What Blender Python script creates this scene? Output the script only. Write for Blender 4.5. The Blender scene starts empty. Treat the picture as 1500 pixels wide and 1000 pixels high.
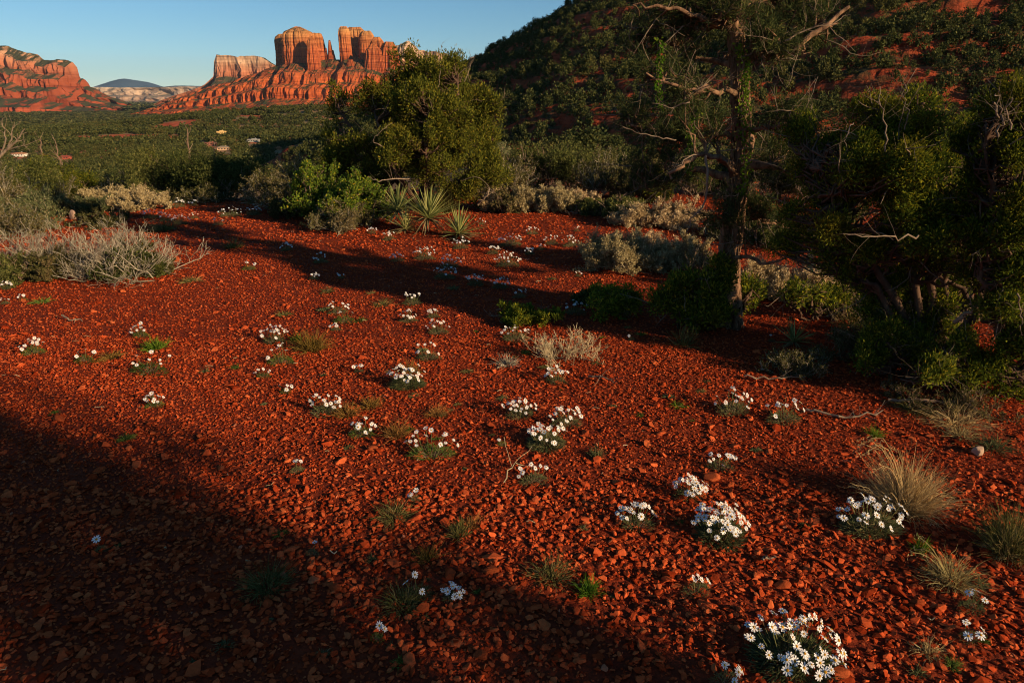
import bpy, bmesh, math, random
import numpy as np
from mathutils import Vector, Matrix, Euler

rad = math.radians
SC = bpy.context.scene
COL = SC.collection

# ---------------------------------------------------------------- camera
PITCH = rad(19.55)
CAM_H = 1.6
cam_d = bpy.data.cameras.new('camera')
cam_d.lens = 24; cam_d.sensor_width = 36; cam_d.clip_start = 0.05; cam_d.clip_end = 60000
cam = bpy.data.objects.new('camera', cam_d); COL.objects.link(cam)
cam.location = (0, 0, CAM_H); cam.rotation_euler = (math.pi/2 - PITCH, 0, 0)
SC.camera = cam

# ---------------------------------------------------------------- sky, sun, exposure
SUN_EL = rad(16.5)
SUN_AZ = (0.82, -0.572)                      # the sun stands low to the right, a little behind the viewer
world = bpy.data.worlds.new("World"); SC.world = world
world.use_nodes = True
wn = world.node_tree; wn.nodes.clear()
wo = wn.nodes.new('ShaderNodeOutputWorld'); bg = wn.nodes.new('ShaderNodeBackground')
sky = wn.nodes.new('ShaderNodeTexSky'); sky.sky_type = 'NISHITA'; sky.sun_disc = False
sky.sun_elevation = SUN_EL; sky.sun_rotation = math.atan2(SUN_AZ[0], SUN_AZ[1])
sky.altitude = 1300; sky.air_density = 1.0; sky.dust_density = 0.0; sky.ozone_density = 3.0
bg.inputs['Strength'].default_value = 0.068
hs_ = wn.nodes.new('ShaderNodeHueSaturation'); hs_.inputs['Saturation'].default_value = 1.10; hs_.inputs['Hue'].default_value = 0.487
wn.links.new(sky.outputs[0], hs_.inputs['Color']); tn_ = wn.nodes.new('ShaderNodeMix'); tn_.data_type = 'RGBA'; tn_.blend_type = 'MULTIPLY'; tn_.inputs[0].default_value = 1; tn_.inputs[7].default_value = (.80, .90, 1.0, 1)
gm_ = wn.nodes.new('ShaderNodeGamma'); gm_.inputs[1].default_value = 1.0
wn.links.new(hs_.outputs[0], tn_.inputs[6]); wn.links.new(tn_.outputs[2], gm_.inputs[0]); wn.links.new(gm_.outputs[0], bg.inputs[0]); wn.links.new(bg.outputs[0], wo.inputs[0])
sun_d = bpy.data.lights.new('sun', 'SUN'); sun_d.energy = 5.0; sun_d.angle = rad(0.53); sun_d.color = (1.0, 0.73, 0.43)
sun = bpy.data.objects.new('sun', sun_d); COL.objects.link(sun)
sv = Vector((SUN_AZ[0]*math.cos(SUN_EL), SUN_AZ[1]*math.cos(SUN_EL), math.sin(SUN_EL)))
sun.rotation_euler = sv.to_track_quat('Z', 'Y').to_euler()
SC.view_settings.view_transform = 'Standard'; SC.view_settings.look = 'None'
SC.view_settings.exposure = 0.5; SC.view_settings.gamma = 1.0; SC.view_settings.use_curve_mapping = False
cy = SC.cycles
cy.filter_width = 1.05; cy.max_bounces = 4; cy.diffuse_bounces = 2; cy.glossy_bounces = 1; cy.transmission_bounces = 2; cy.volume_bounces = 0
cy.transparent_max_bounces = 4; cy.use_denoising = True; cy.caustics_reflective = False; cy.caustics_refractive = False

# ---------------------------------------------------------------- small maths
def at(u, v, D=None, z=0.0):
    """the place seen in direction (u, v) of the 1500x1000 photo: on height z, or at forward distance D"""
    X = (u-750)/1000.0; Y = math.cos(PITCH)-(v-500)/1000.0*math.sin(PITCH); Z = -math.sin(PITCH)-(v-500)/1000.0*math.cos(PITCH)
    s = (CAM_H-z)/-Z if D is None else D/Y
    return Vector((X*s, Y*s, CAM_H+Z*s))
def _h(ix, iy, s):
    n = (ix.astype(np.int64)*374761393 + iy.astype(np.int64)*668265263 + s*974711) & 0xffffffff
    n = ((n ^ (n >> 13))*1274126177) & 0xffffffff
    n = ((n ^ (n >> 15))*2246822519) & 0xffffffff
    return ((n ^ (n >> 16)) & 0xffffff)/float(0xffffff)
def vn(x, y, s=0):
    x = np.asarray(x, float); y = np.asarray(y, float)
    x, y = np.broadcast_arrays(x, y)
    ix = np.floor(x); iy = np.floor(y); fx = x-ix; fy = y-iy
    fx = fx*fx*(3-2*fx); fy = fy*fy*(3-2*fy)
    a = _h(ix, iy, s); b = _h(ix+1, iy, s); c = _h(ix, iy+1, s); d = _h(ix+1, iy+1, s)
    return (a*(1-fx)+b*fx)*(1-fy)+(c*(1-fx)+d*fx)*fy
def fbm(x, y, s=0, o=4, g=0.5):
    t = 0; a = 1; n = 0
    for k in range(o):
        t = t+a*vn(np.asarray(x)*2**k, np.asarray(y)*2**k, s+k*17); n += a; a *= g
    return t/n*2-1
def ss(a, b, x):
    t = np.clip((x-a)/(b-a), 0, 1); return t*t*(3-2*t)
def dep(p): return p.y*math.cos(PITCH)+(CAM_H-p.z)*math.sin(PITCH)      # distance along the line of sight
def unit(v):
    return v/np.maximum(np.linalg.norm(v, axis=-1, keepdims=True), 1e-9)

# ---------------------------------------------------------------- mesh building
class MB:
    """collects vertices and faces as arrays, links them as ONE mesh object"""
    def __init__(s): s.v = []; s.f = []; s.n = 0
    def add(s, V, F, m=0):
        V = np.asarray(V, np.float32).reshape(-1, 3); F = np.asarray(F, np.int64)
        if len(V) == 0 or len(F) == 0: return s
        s.v.append(V); s.f.append((F+s.n, m)); s.n += len(V); return s
    def tubes(s, P, R, k=4, m=0):
        P = np.asarray(P, float); N, S, _ = P.shape
        if N == 0: return s
        T = np.empty_like(P); T[:, 1:-1] = P[:, 2:]-P[:, :-2]; T[:, 0] = P[:, 1]-P[:, 0]; T[:, -1] = P[:, -1]-P[:, -2]
        T = unit(T); ref = np.where(np.abs(T[:, :1, 2:3]) > 0.8, np.array([1., .2, 0]), np.array([0.1, .2, 1.]))
        A = unit(np.cross(T, np.broadcast_to(ref, T.shape))); B = np.cross(T, A)
        an = np.arange(k)*2*math.pi/k
        V = P[:, :, None, :]+np.asarray(R)[:, :, None, None]*(A[:, :, None, :]*np.cos(an)[:, None]+B[:, :, None, :]*np.sin(an)[:, None])
        i = (np.arange(N)*S*k)[:, None, None]; j = (np.arange(S-1)*k)[None, :, None]; q = np.arange(k)[None, None, :]; q2 = (q+1) % k
        F = np.stack([i+j+q, i+j+q2, i+j+k+q2, i+j+k+q], -1).reshape(-1, 4)
        s.add(V.reshape(-1, 3), F, m)
        if k == 4: s.f.append((np.stack([i[:, 0, 0]+(S-1)*k+c for c in range(4)], -1)+s.n-len(V.reshape(-1, 3)), m))
        return s
    def ribbons(s, P, W, side, m=0):
        P = np.asarray(P, float); N, S, _ = P.shape
        o = side[:, None, :]*np.asarray(W)[:, :, None]*0.5
        V = np.stack([P-o, P+o], 2)
        i = (np.arange(N)*S*2)[:, None]; j = (np.arange(S-1)*2)[None, :]
        F = np.stack([i+j, i+j+1, i+j+3, i+j+2], -1).reshape(-1, 4)
        return s.add(V.reshape(-1, 3), F, m)
    def leaves(s, B, D, L, W, rng, m=0, fold=0.0):
        B = np.asarray(B, float); N = len(B)
        if N == 0: return s
        D = unit(D); side = unit(np.cross(D, rng.normal(size=(N, 3)))); L = np.broadcast_to(L, N)[:, None]; W = np.broadcast_to(W, N)[:, None]
        nn = np.cross(D, side)
        mid = B+D*L*0.5+nn*W*fold
        V = np.stack([B, mid+side*W*.5, B+D*L, mid-side*W*.5], 1).reshape(-1, 3)
        return s.add(V, np.arange(N*4).reshape(-1, 4), m)
    def data(s, name, mats, smooth=False):
        me = bpy.data.meshes.new(name)
        V = np.concatenate(s.v) if s.v else np.zeros((0, 3), np.float32)
        me.vertices.add(len(V)); me.vertices.foreach_set('co', V.astype(np.float32).ravel())
        li = np.concatenate([f.ravel() for f, m in s.f]); tot = np.concatenate([np.full(len(f), f.shape[1]) for f, m in s.f])
        mi = np.concatenate([np.full(len(f), m) for f, m in s.f])
        me.loops.add(len(li)); me.loops.foreach_set('vertex_index', li.astype(np.int32))
        me.polygons.add(len(tot)); st = np.concatenate([[0], np.cumsum(tot)[:-1]])
        me.polygons.foreach_set('loop_start', st.astype(np.int32))
        for m in (mats if isinstance(mats, (list, tuple)) else [mats]): me.materials.append(m)
        me.polygons.foreach_set('material_index', mi.astype(np.int32))
        me.polygons.foreach_set('use_smooth', np.full(len(tot), smooth))
        me.update(calc_edges=True)
        return me
    def build(s, name, mats, parent=None, smooth=False):
        o = bpy.data.objects.new(name, s.data(name, mats, smooth)); COL.objects.link(o)
        if parent: o.parent = parent
        return o
def tag(o, label=None, cat=None, group=None, kind=None):
    if label: o['label'] = label
    if cat: o['category'] = cat
    if group: o['group'] = group
    if kind: o['kind'] = kind
    return o
def empty(name, loc, rz=0, sc=1.0):
    o = bpy.data.objects.new(name, None); o.empty_display_size = 0.2; COL.objects.link(o)
    o.location = loc; o.rotation_euler = (0, 0, rz); o.scale = (sc,)*3 if not isinstance(sc, tuple) else sc
    return o
def copy_tree(o, parent=None):
    c = o.copy(); COL.objects.link(c); c.parent = parent
    for ch in list(o.children): copy_tree(ch, c)
    return c

# ---------------------------------------------------------------- materials
def new_mat(name):
    m = bpy.data.materials.new(name); m.use_nodes = True; nt = m.node_tree; nt.nodes.clear()
    out = nt.nodes.new('ShaderNodeOutputMaterial'); return m, nt, out
def N(nt, t, **kw):
    n = nt.nodes.new(t)
    for k, v in kw.items():
        if k in n.bl_rna.properties and not k.startswith('i_'): setattr(n, k, v)
        else: n.inputs[int(k[2:]) if k.startswith('i_') else k].default_value = v
    return n
def ramp(nt, fac, stops, interp='LINEAR'):
    r = nt.nodes.new('ShaderNodeValToRGB'); e = r.color_ramp.elements; r.color_ramp.interpolation = interp
    while len(e) < len(stops): e.new(0.5)
    for k, (p, c) in enumerate(stops): e[k].position = p; e[k].color = (*c, 1)
    if fac is not None: nt.links.new(fac, r.inputs[0])
    return r.outputs[0]
def mixc(nt, f, a, b, mode='MIX'):
    m = nt.nodes.new('ShaderNodeMix'); m.data_type = 'RGBA'; m.blend_type = mode
    for sock, val in ((m.inputs[0], f), (m.inputs[6], a), (m.inputs[7], b)):
        if hasattr(val, 'links') or hasattr(val, 'is_linked'): nt.links.new(val, sock)
        elif isinstance(val, (int, float)): sock.default_value = val
        else: sock.default_value = (*val, 1)
    return m.outputs[2]
def mth(nt, op, a, b=0.0, c=None):
    m = nt.nodes.new('ShaderNodeMath'); m.operation = op
    for k, val in enumerate((a, b) if c is None else (a, b, c)):
        if isinstance(val, (int, float)): m.inputs[k].default_value = val
        else: nt.links.new(val, m.inputs[k])
    return m.outputs[0]
def mrange(nt, v, a, b, c=0.0, d=1.0):
    m = nt.nodes.new('ShaderNodeMapRange'); nt.links.new(v, m.inputs[0])
    for k, x in enumerate((a, b, c, d)): m.inputs[k+1].default_value = x
    return m.outputs[0]
def noise_tex(nt, scale, vec=None, detail=4.0, rough=0.55, stretch=None):
    n = nt.nodes.new('ShaderNodeTexNoise'); n.inputs['Scale'].default_value = scale; n.inputs['Detail'].default_value = detail; n.inputs['Roughness'].default_value = rough
    if vec is None: vec = nt.nodes.new('ShaderNodeTexCoord').outputs['Object']
    if stretch:
        mp = nt.nodes.new('ShaderNodeMapping'); mp.inputs['Scale'].default_value = stretch; nt.links.new(vec, mp.inputs[0]); vec = mp.outputs[0]
    nt.links.new(vec, n.inputs[0]); return n.outputs['Fac']
def principled(nt, out, col, rough=0.85, bump=None, dist=0.01, strength=1.0, spec=0.25):
    b = nt.nodes.new('ShaderNodeBsdfPrincipled'); b.inputs['Roughness'].default_value = rough; b.inputs['Specular IOR Level'].default_value = spec
    if isinstance(col, tuple): b.inputs['Base Color'].default_value = (*col, 1)
    else: nt.links.new(col, b.inputs['Base Color'])
    if bump is not None:
        bp = nt.nodes.new('ShaderNodeBump'); bp.inputs['Distance'].default_value = dist; bp.inputs['Strength'].default_value = strength
        nt.links.new(bump, bp.inputs['Height']); nt.links.new(bp.outputs[0], b.inputs['Normal'])
    nt.links.new(b.outputs[0], out.inputs[0]); return b
def leaf_mat(name, stops, trans=0.25, patch=0.0, patch_col=(0.2, 0.12, 0.02), pscale=3.0):
    """foliage: every leaf its own shade out of the ramp, a share of the light passing through"""
    m, nt, out = new_mat(name)
    g = N(nt, 'ShaderNodeNewGeometry'); oi = N(nt, 'ShaderNodeObjectInfo')
    c = ramp(nt, g.outputs['Random Per Island'], stops)
    if patch > 0:
        n = noise_tex(nt, pscale, detail=2)
        c = mixc(nt, mth(nt, 'MULTIPLY', mrange(nt, n, 0.56, 0.7), patch), c, patch_col)
    hs = nt.nodes.new('ShaderNodeHueSaturation'); nt.links.new(c, hs.inputs['Color'])
    nt.links.new(mrange(nt, oi.outputs['Random'], 0, 1, 0.75, 1.25), hs.inputs['Value'])
    nt.links.new(mrange(nt, oi.outputs['Random'], 0, 1, 0.515, 0.485), hs.inputs['Hue'])
    c = hs.outputs[0]
    d = nt.nodes.new('ShaderNodeBsdfDiffuse'); t = nt.nodes.new('ShaderNodeBsdfTranslucent'); mx = nt.nodes.new('ShaderNodeMixShader')
    nt.links.new(c, d.inputs[0]); nt.links.new(c, t.inputs[0]); mx.inputs[0].default_value = trans
    nt.links.new(d.outputs[0], mx.inputs[1]); nt.links.new(t.outputs[0], mx.inputs[2]); nt.links.new(mx.outputs[0], out.inputs[0])
    return m
def bark_mat(name, a, b, scale=14.0, dist=0.01):
    m, nt, out = new_mat(name)
    n = noise_tex(nt, scale, detail=6, stretch=(1, 1, 0.22)); c = ramp(nt, n, [(0.3, a), (0.7, b)])
    principled(nt, out, c, 0.9, n, dist, 1.0, 0.1); return m
def rand_mat(name, stops, rough=0.85, spec=0.1, mottle=0.0, mscale=60.0, bump=0.0):
    m, nt, out = new_mat(name)
    g = N(nt, 'ShaderNodeNewGeometry'); c = ramp(nt, g.outputs['Random Per Island'], stops); n = None
    if mottle > 0:
        n = noise_tex(nt, mscale, detail=4); c = mixc(nt, mottle, c, ramp(nt, n, [(0.3, (0.25,)*3), (0.7, (1.,)*3)]), 'MULTIPLY')
    principled(nt, out, c, rough, n if bump > 0 else None, bump, 1.0, spec); return m

M = {}
M['gravel'] = rand_mat('gravel', [(0, (.24, .028, .008)), (.3, (.41, .058, .017)), (.6, (.53, .088, .027)), (.9, (.62, .125, .040)), (.99, (.58, .13, .04)), (1, (.5, .17, .09))], 0.95, 0.0, 0.45, 70.0, 0.002)
M['pebble'] = rand_mat('pebble', [(0, (.40, .07, .022)), (1, (.52, .11, .035))], 0.92, 0.03, 0.5, 30.0, 0.004)
M['pale_stone'] = rand_mat('pale_stone', [(0, (.5, .3, .2)), (1, (.6, .4, .28))], 0.85, 0.2, 0.6, 30.0, 0.005)
M['juniper'] = leaf_mat('juniper', [(0, (.035, .045, .010)), (.5, (.085, .100, .016)), (.85, (.15, .158, .02)), (1, (.22, .17, .02))], 0.3, 0.35, (.16, .11, .015), 1.6)
M['juniper_dark'] = leaf_mat('juniper_dark', [(0, (.04, .06, .012)), (.6, (.10, .135, .018)), (.88, (.26, .27, .022)), (1, (.38, .29, .025))], 0.38, 0.5, (.2, .13, .015), 1.3)
M['pine'] = leaf_mat('pine', [(0, (.045, .06, .024)), (.7, (.10, .12, .042)), (1, (.19, .17, .05))], 0.3)
M['vine'] = leaf_mat('vine', [(0, (.06, .13, .012)), (.7, (.14, .24, .02)), (1, (.25, .28, .03))], 0.35)
M['broadleaf'] = leaf_mat('broadleaf', [(0, (.06, .10, .014)), (.6, (.12, .18, .025)), (.93, (.26, .29, .03)), (1, (.45, .3, .02))], 0.3)
M['scrub'] = leaf_mat('scrub', [(0, (.04, .05, .016)), (.6, (.085, .10, .028)), (1, (.16, .155, .045))], 0.2, 0.4, (.12, .11, .05), 0.9)
M['scrub_warm'] = leaf_mat('scrub_warm', [(0, (.05, .052, .02)), (.6, (.10, .095, .032)), (1, (.17, .13, .05))], 0.2, 0.5, (.16, .12, .06), 0.9)
M['sage'] = leaf_mat('sage', [(0, (.24, .17, .08)), (.6, (.46, .35, .18)), (1, (.60, .47, .27))], 0.2)
M['sage_green'] = leaf_mat('sage_green', [(0, (.07, .085, .035)), (.6, (.14, .155, .065)), (1, (.22, .21, .1))], 0.2)
M['daisy_leaf'] = leaf_mat('daisy_leaf', [(0, (.06, .075, .03)), (.6, (.13, .145, .06)), (1, (.24, .2, .09))], 0.25)
M['daisy_green'] = leaf_mat('daisy_green', [(0, (.05, .085, .02)), (.6, (.1, .16, .03)), (1, (.2, .22, .05))], 0.25)
M['grass_tan'] = leaf_mat('grass_tan', [(0, (.18, .13, .055)), (.6, (.42, .31, .13)), (1, (.58, .44, .2))], 0.25)
M['grass_olive'] = leaf_mat('grass_olive', [(0, (.07, .075, .02)), (.6, (.15, .14, .045)), (1, (.32, .22, .09))], 0.25)
M['grass_rust'] = leaf_mat('grass_rust', [(0, (.12, .08, .02)), (.5, (.24, .13, .03)), (1, (.34, .18, .06))], 0.25)
M['grass_green'] = leaf_mat('grass_green', [(0, (.05, .1, .01)), (.6, (.11, .2, .02)), (1, (.22, .27, .04))], 0.3)
M['yucca'] = leaf_mat('yucca', [(0, (.16, .18, .05)), (.5, (.30, .32, .10)), (1, (.50, .46, .18))], 0.15)
M['yucca_dry'] = leaf_mat('yucca_dry', [(0, (.2, .13, .06)), (1, (.38, .27, .14))], 0.1)
M['bark_pine'] = bark_mat('bark_pine', (.035, .019, .012), (.33, .19, .11), 22, 0.02)
M['bark_juniper'] = bark_mat('bark_juniper', (.045, .026, .018), (.15, .09, .06), 20, 0.01)
M['dead_wood'] = bark_mat('dead_wood', (.10, .07, .048), (.29, .215, .15), 20, 0.004)
M['twig_grey'] = rand_mat('twig_grey', [(0, (.12, .10, .07)), (.6, (.28, .24, .17)), (1, (.46, .40, .30))])
M['twig_brown'] = rand_mat('twig_brown', [(0, (.10, .06, .04)), (.6, (.2, .13, .09)), (1, (.34, .24, .17))])
M['twig_tan'] = rand_mat('twig_tan', [(0, (.25, .18, .10)), (.6, (.42, .33, .19)), (1, (.6, .5, .32))])
M['petal'] = rand_mat('petal', [(0, (.58, .57, .58)), (1, (.72, .71, .70))], 0.7)
M['disc'] = rand_mat('disc', [(0, (.42, .20, .01)), (1, (.55, .28, .02))], 0.7)

def soil_mat():
    m, nt, out = new_mat('soil')
    pos = N(nt, 'ShaderNodeNewGeometry').outputs['Position']
    ln = nt.nodes.new('ShaderNodeVectorMath'); ln.operation = 'LENGTH'; nt.links.new(pos, ln.inputs[0]); R = ln.outputs['Value']
    fine = noise_tex(nt, 45, pos, 5, 0.65); mid = noise_tex(nt, 4, pos, 5, 0.6); far = noise_tex(nt, 0.035, pos, 6, 0.62); ff = noise_tex(nt, 0.004, pos, 6, 0.6, (1, 2.2, 1))
    near_c = mixc(nt, 0.5, ramp(nt, fine, [(0.3, (.08, .012, .006)), (0.7, (.28, .040, .014))]), ramp(nt, mid, [(0.3, (.12, .02, .010)), (0.7, (.30, .055, .02))]))
    litter = ramp(nt, noise_tex(nt, 2.2, pos, 6, 0.7), [(0.35, (.10, .06, .032)), (0.55, (.2, .13, .07)), (0.7, (.26, .08, .035))])
    c = mixc(nt, mrange(nt, mth(nt, 'ADD', R, mth(nt, 'MULTIPLY', mid, 5.0)), 14.5, 17.5), near_c, litter)
    at_ = nt.nodes.new('ShaderNodeAttribute'); at_.attribute_name = 'bare'
    red = ramp(nt, far, [(0.42, (.22, .17, .085)), (0.54, (.30, .17, .08)), (0.60, (.45, .11, .045))])
    c = mixc(nt, mrange(nt, R, 30, 80), c, red)
    farc = ramp(nt, ff, [(0.35, (.10, .09, .045)), (0.52, (.18, .13, .06)), (0.62, (.40, .12, .055)), (0.8, (.16, .12, .06))])
    c = mixc(nt, mrange(nt, R, 500, 1600), c, farc)
    c = mixc(nt, at_.outputs['Fac'], c, ramp(nt, noise_tex(nt, .12, pos, 5, .65), [(.35, (.24, .05, .025)), (.55, (.48, .10, .04)), (.7, (.52, .15, .07))]))
    vor = nt.nodes.new('ShaderNodeTexVoronoi'); vor.inputs['Scale'].default_value = 38; nt.links.new(pos, vor.inputs[0])
    hgt = mth(nt, 'ADD', mth(nt, 'MULTIPLY', vor.outputs['Distance'], -0.8), fine)
    principled(nt, out, c, 0.95, hgt, 0.02, 0.8, 0.05)
    return m
M['soil'] = soil_mat()

def strata_mat(name, bands, z0, z1, veg=0.5, *a, vk=.6, **k): return strata_mat2(name, bands, z0, z1, veg, *a, vk=vk, **k)
def strata_mat2(name, bands, z0, z1, veg=0.5, vegc=(.05, .055, .025), vscale=0.03, nz0=0.55, nz1=0.75, bscale=0.06, bd=6.0, vk=.6):
    """banded sandstone: colour runs with height, scrub gathers on the flatter ledges"""
    m, nt, out = new_mat(name)
    g = N(nt, 'ShaderNodeNewGeometry'); pos = g.outputs['Position']
    sx = nt.nodes.new('ShaderNodeSeparateXYZ'); nt.links.new(pos, sx.inputs[0]); z = sx.outputs['Z']
    big = noise_tex(nt, 0.006, pos, 4, 0.6); band = noise_tex(nt, bscale, pos, 5, 0.65, (0.12, 0.12, 2.2)); blot = noise_tex(nt, vscale, pos, 5, 0.7); vert = noise_tex(nt, bscale*0.8, pos, 5, 0.65, (1, 1, 0.12))
    f = mrange(nt, mth(nt, 'ADD', z, mth(nt, 'MULTIPLY', mth(nt, 'SUBTRACT', big, 0.5), (z1-z0)*0.35)), z0, z1)
    c = ramp(nt, f, bands)
    c = mixc(nt, 0.75, c, ramp(nt, band, [(0.34, (.30, .24, .24)), (0.44, (.8, .76, .74)), (0.55, (.95, .95, .95)), (0.66, (1.3, 1.38, 1.4))]), 'MULTIPLY')
    c = mixc(nt, vk, c, ramp(nt, vert, [(0.38, (.32, .26, .26)), (0.46, (.9, .88, .88)), (0.6, (1.12, 1.12, 1.12))]), 'MULTIPLY')
    sn = nt.nodes.new('ShaderNodeSeparateXYZ'); nt.links.new(g.outputs['Normal'], sn.inputs[0])
    flat = mrange(nt, sn.outputs['Z'], nz0, nz1)
    k = mth(nt, 'MULTIPLY', flat, mrange(nt, blot, 0.58-0.25*veg, 0.66-0.25*veg))
    c = mixc(nt, k, c, vegc)
    principled(nt, out, c, 0.95, mth(nt, 'ADD', band, vert), bd, 1.0, 0.05)
    return m

# ================================================================ THE LAND
KN = at(420, 160, 900)
def g_bare(x, y):
    """0..1: where the red earth lies open, without scrub"""
    b = ss(0.28, 0.42, fbm(x/60, y/26, 71, 4))*ss(60, 110, np.hypot(x, y))*0.9
    for px_, D, ru, rv in BARE:
        q = ((x-px_)/ru)**2+((y-D)/rv)**2+0.9*fbm(x/ru*3, y/rv*3, 5, 3)
        b = np.maximum(b, ss(1.15, 0.6, q))
    return b
def gz(x, y):
    x = np.asarray(x, float); y = np.asarray(y, float); r = np.hypot(x, y)
    near = 0.022*fbm(x/1.3, y/1.3, 3, 3)+0.05*fbm(x/5, y/5, 9, 2)*ss(3, 9, r)
    zl = -2.4*ss(11, 30, r)-7*ss(22, 110, r)-18*ss(70, 330, r)-23*ss(330, 2200, r); zr = -1.5*ss(12, 32, r)-7*ss(24, 120, r)-6*ss(110, 400, r)-30*ss(600, 2000, r)
    w = ss(-0.22, 0.02, np.arctan2(x, np.maximum(y, 1e-3)))
    z = near+zl*(1-w)+zr*w+0.5*fbm(x/9, y/9, 21, 3)*ss(14, 45, r)+3.0*fbm(x/110, y/80, 31, 4)*ss(90, 400, r)+4*fbm(x/500, y/300, 41, 3)*ss(500, 1500, r)*(1-ss(3000, 6000, r))
    z = z+22*np.exp(-((x-KN.x)/190)**2-((y-900)/140)**2)*(1+0.2*fbm(x/60, y/60, 51, 3))
    return z
def march(u, v):
    d = unit(np.array(at(u, v, 100.)-Vector((0, 0, CAM_H)))); t = np.geomspace(60, 4000, 4000); P = d[None]*t[:, None]; k = np.argmax(P[:, 2]+CAM_H < gz(P[:, 0], P[:, 1])+.5); return Vector((P[k, 0], P[k, 1], float(gz(P[k, 0], P[k, 1]))))
BARE = []
for (u0, v0, ru, rv) in ((190, 200, 100, 2.6), (262, 181, 36, 1.6), (845, 236, 75, 9), (20, 188, 30, 1)):
    p = march(u0, v0); BARE.append((p.x, p.y, ru*p.y/1050, max(4, rv*p.y**2/(1000*max(5, 1.6-p.z)))))
def ground():
    rr = np.concatenate([np.geomspace(0.25, 14, 150), np.geomspace(14, 120, 150)[1:], np.geomspace(120, 1200, 230)[1:], np.geomspace(1200, 18500, 50)[1:]])
    th = np.concatenate([np.linspace(-50, 50, 560), np.linspace(50, 310, 70)[1:]])*math.pi/180
    Rg, Tg = np.meshgrid(rr, th, indexing='ij'); X = Rg*np.sin(Tg); Y = Rg*np.cos(Tg); Z = gz(X, Y)
    n, m = X.shape; i = np.arange(n-1)[:, None]*m; j = np.arange(m-1)[None, :]
    F = np.stack([i+j, i+m+j, i+m+j+1, i+j+1], -1).reshape(-1, 4)
    b = MB(); b.add(np.stack([X, Y, Z], -1).reshape(-1, 3), F)
    c = np.arange(m-1); b.add([[0, 0, float(gz(0, 0))]], np.zeros((0, 3)))
    o = b.build('ground', M['soil'], smooth=True)
    at_ = o.data.attributes.new('bare', 'FLOAT', 'POINT'); v = np.concatenate([g_bare(X, Y).ravel(), [0]]).astype(np.float32); at_.data.foreach_set('value', v[:len(o.data.vertices)])
    return tag(o, kind='structure')
ground()

HA, HB = np.array([187., 330.]), np.array([540., 300.])
def hz_raw(x, y):
    p = np.stack([x, y], -1); ab = HB-HA; t = np.clip(((p-HA)@ab)/(ab@ab), 0, 1); d = np.linalg.norm(p-(HA+t[..., None]*ab), axis=-1)
    d = d*(1+0.05*fbm(x/70, y/70, 81, 3))+6*np.abs(fbm(x/45, y/120, 83, 3))
    z = 120-0.50*d; z = np.where(z > 50, 50+10*np.tanh((z-50)/14), z)      # unseen top shaped low to keep its shadow off the valley
    z = z+2.6*fbm(x/22, y/22, 85, 5)+0.9*fbm(x/5, y/5, 86, 3)
    k = 7.5; q = z/k+0.35*fbm(x/50, y/50, 87, 2); f = q-np.floor(q)
    z = z+k*0.5*(ss(0.3, 0.85, f)-f); q = z/2.3+.6*fbm(x/14, y/14, 88, 3); f = q-np.floor(q)
    return z+2.3*.5*(ss(.45, .8, f)-f)
def hill_z(x, y):
    return np.maximum(hz_raw(np.asarray(x, float), np.asarray(y, float)), gz(x, y))
def grid_mesh(X, Y, Z):
    n, m = X.shape; i = np.arange(n-1)[:, None]*m; j = np.arange(m-1)[None, :]
    F = np.stack([i+j, i+m+j, i+m+j+1, i+j+1], -1).reshape(-1, 4); return np.stack([X, Y, Z], -1).reshape(-1, 3), F
def hill():
    xs = np.concatenate([np.arange(-130, 330, 1.5), np.arange(330, 800, 6)]); ys = np.concatenate([np.arange(66, 350, 1.4), np.arange(350, 640, 5)])
    X, Y = np.meshgrid(xs, ys, indexing='ij'); Z = np.maximum(hz_raw(X, Y), gz(X, Y)-1.2)
    b = MB(); b.add(*grid_mesh(X, Y, Z)); o = b.build('hill', M['hillrock'], smooth=True); tag(o, kind='structure')
M['hillrock'] = strata_mat('hillrock', [(0, (.40, .075, .032)), (0.5, (.46, .09, .038)), (1, (.44, .11, .05))], -10, 130, 0.5, (.08, .065, .03), 0.25, 0.60, 0.9, 0.7, 1.2)
hill()

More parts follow.
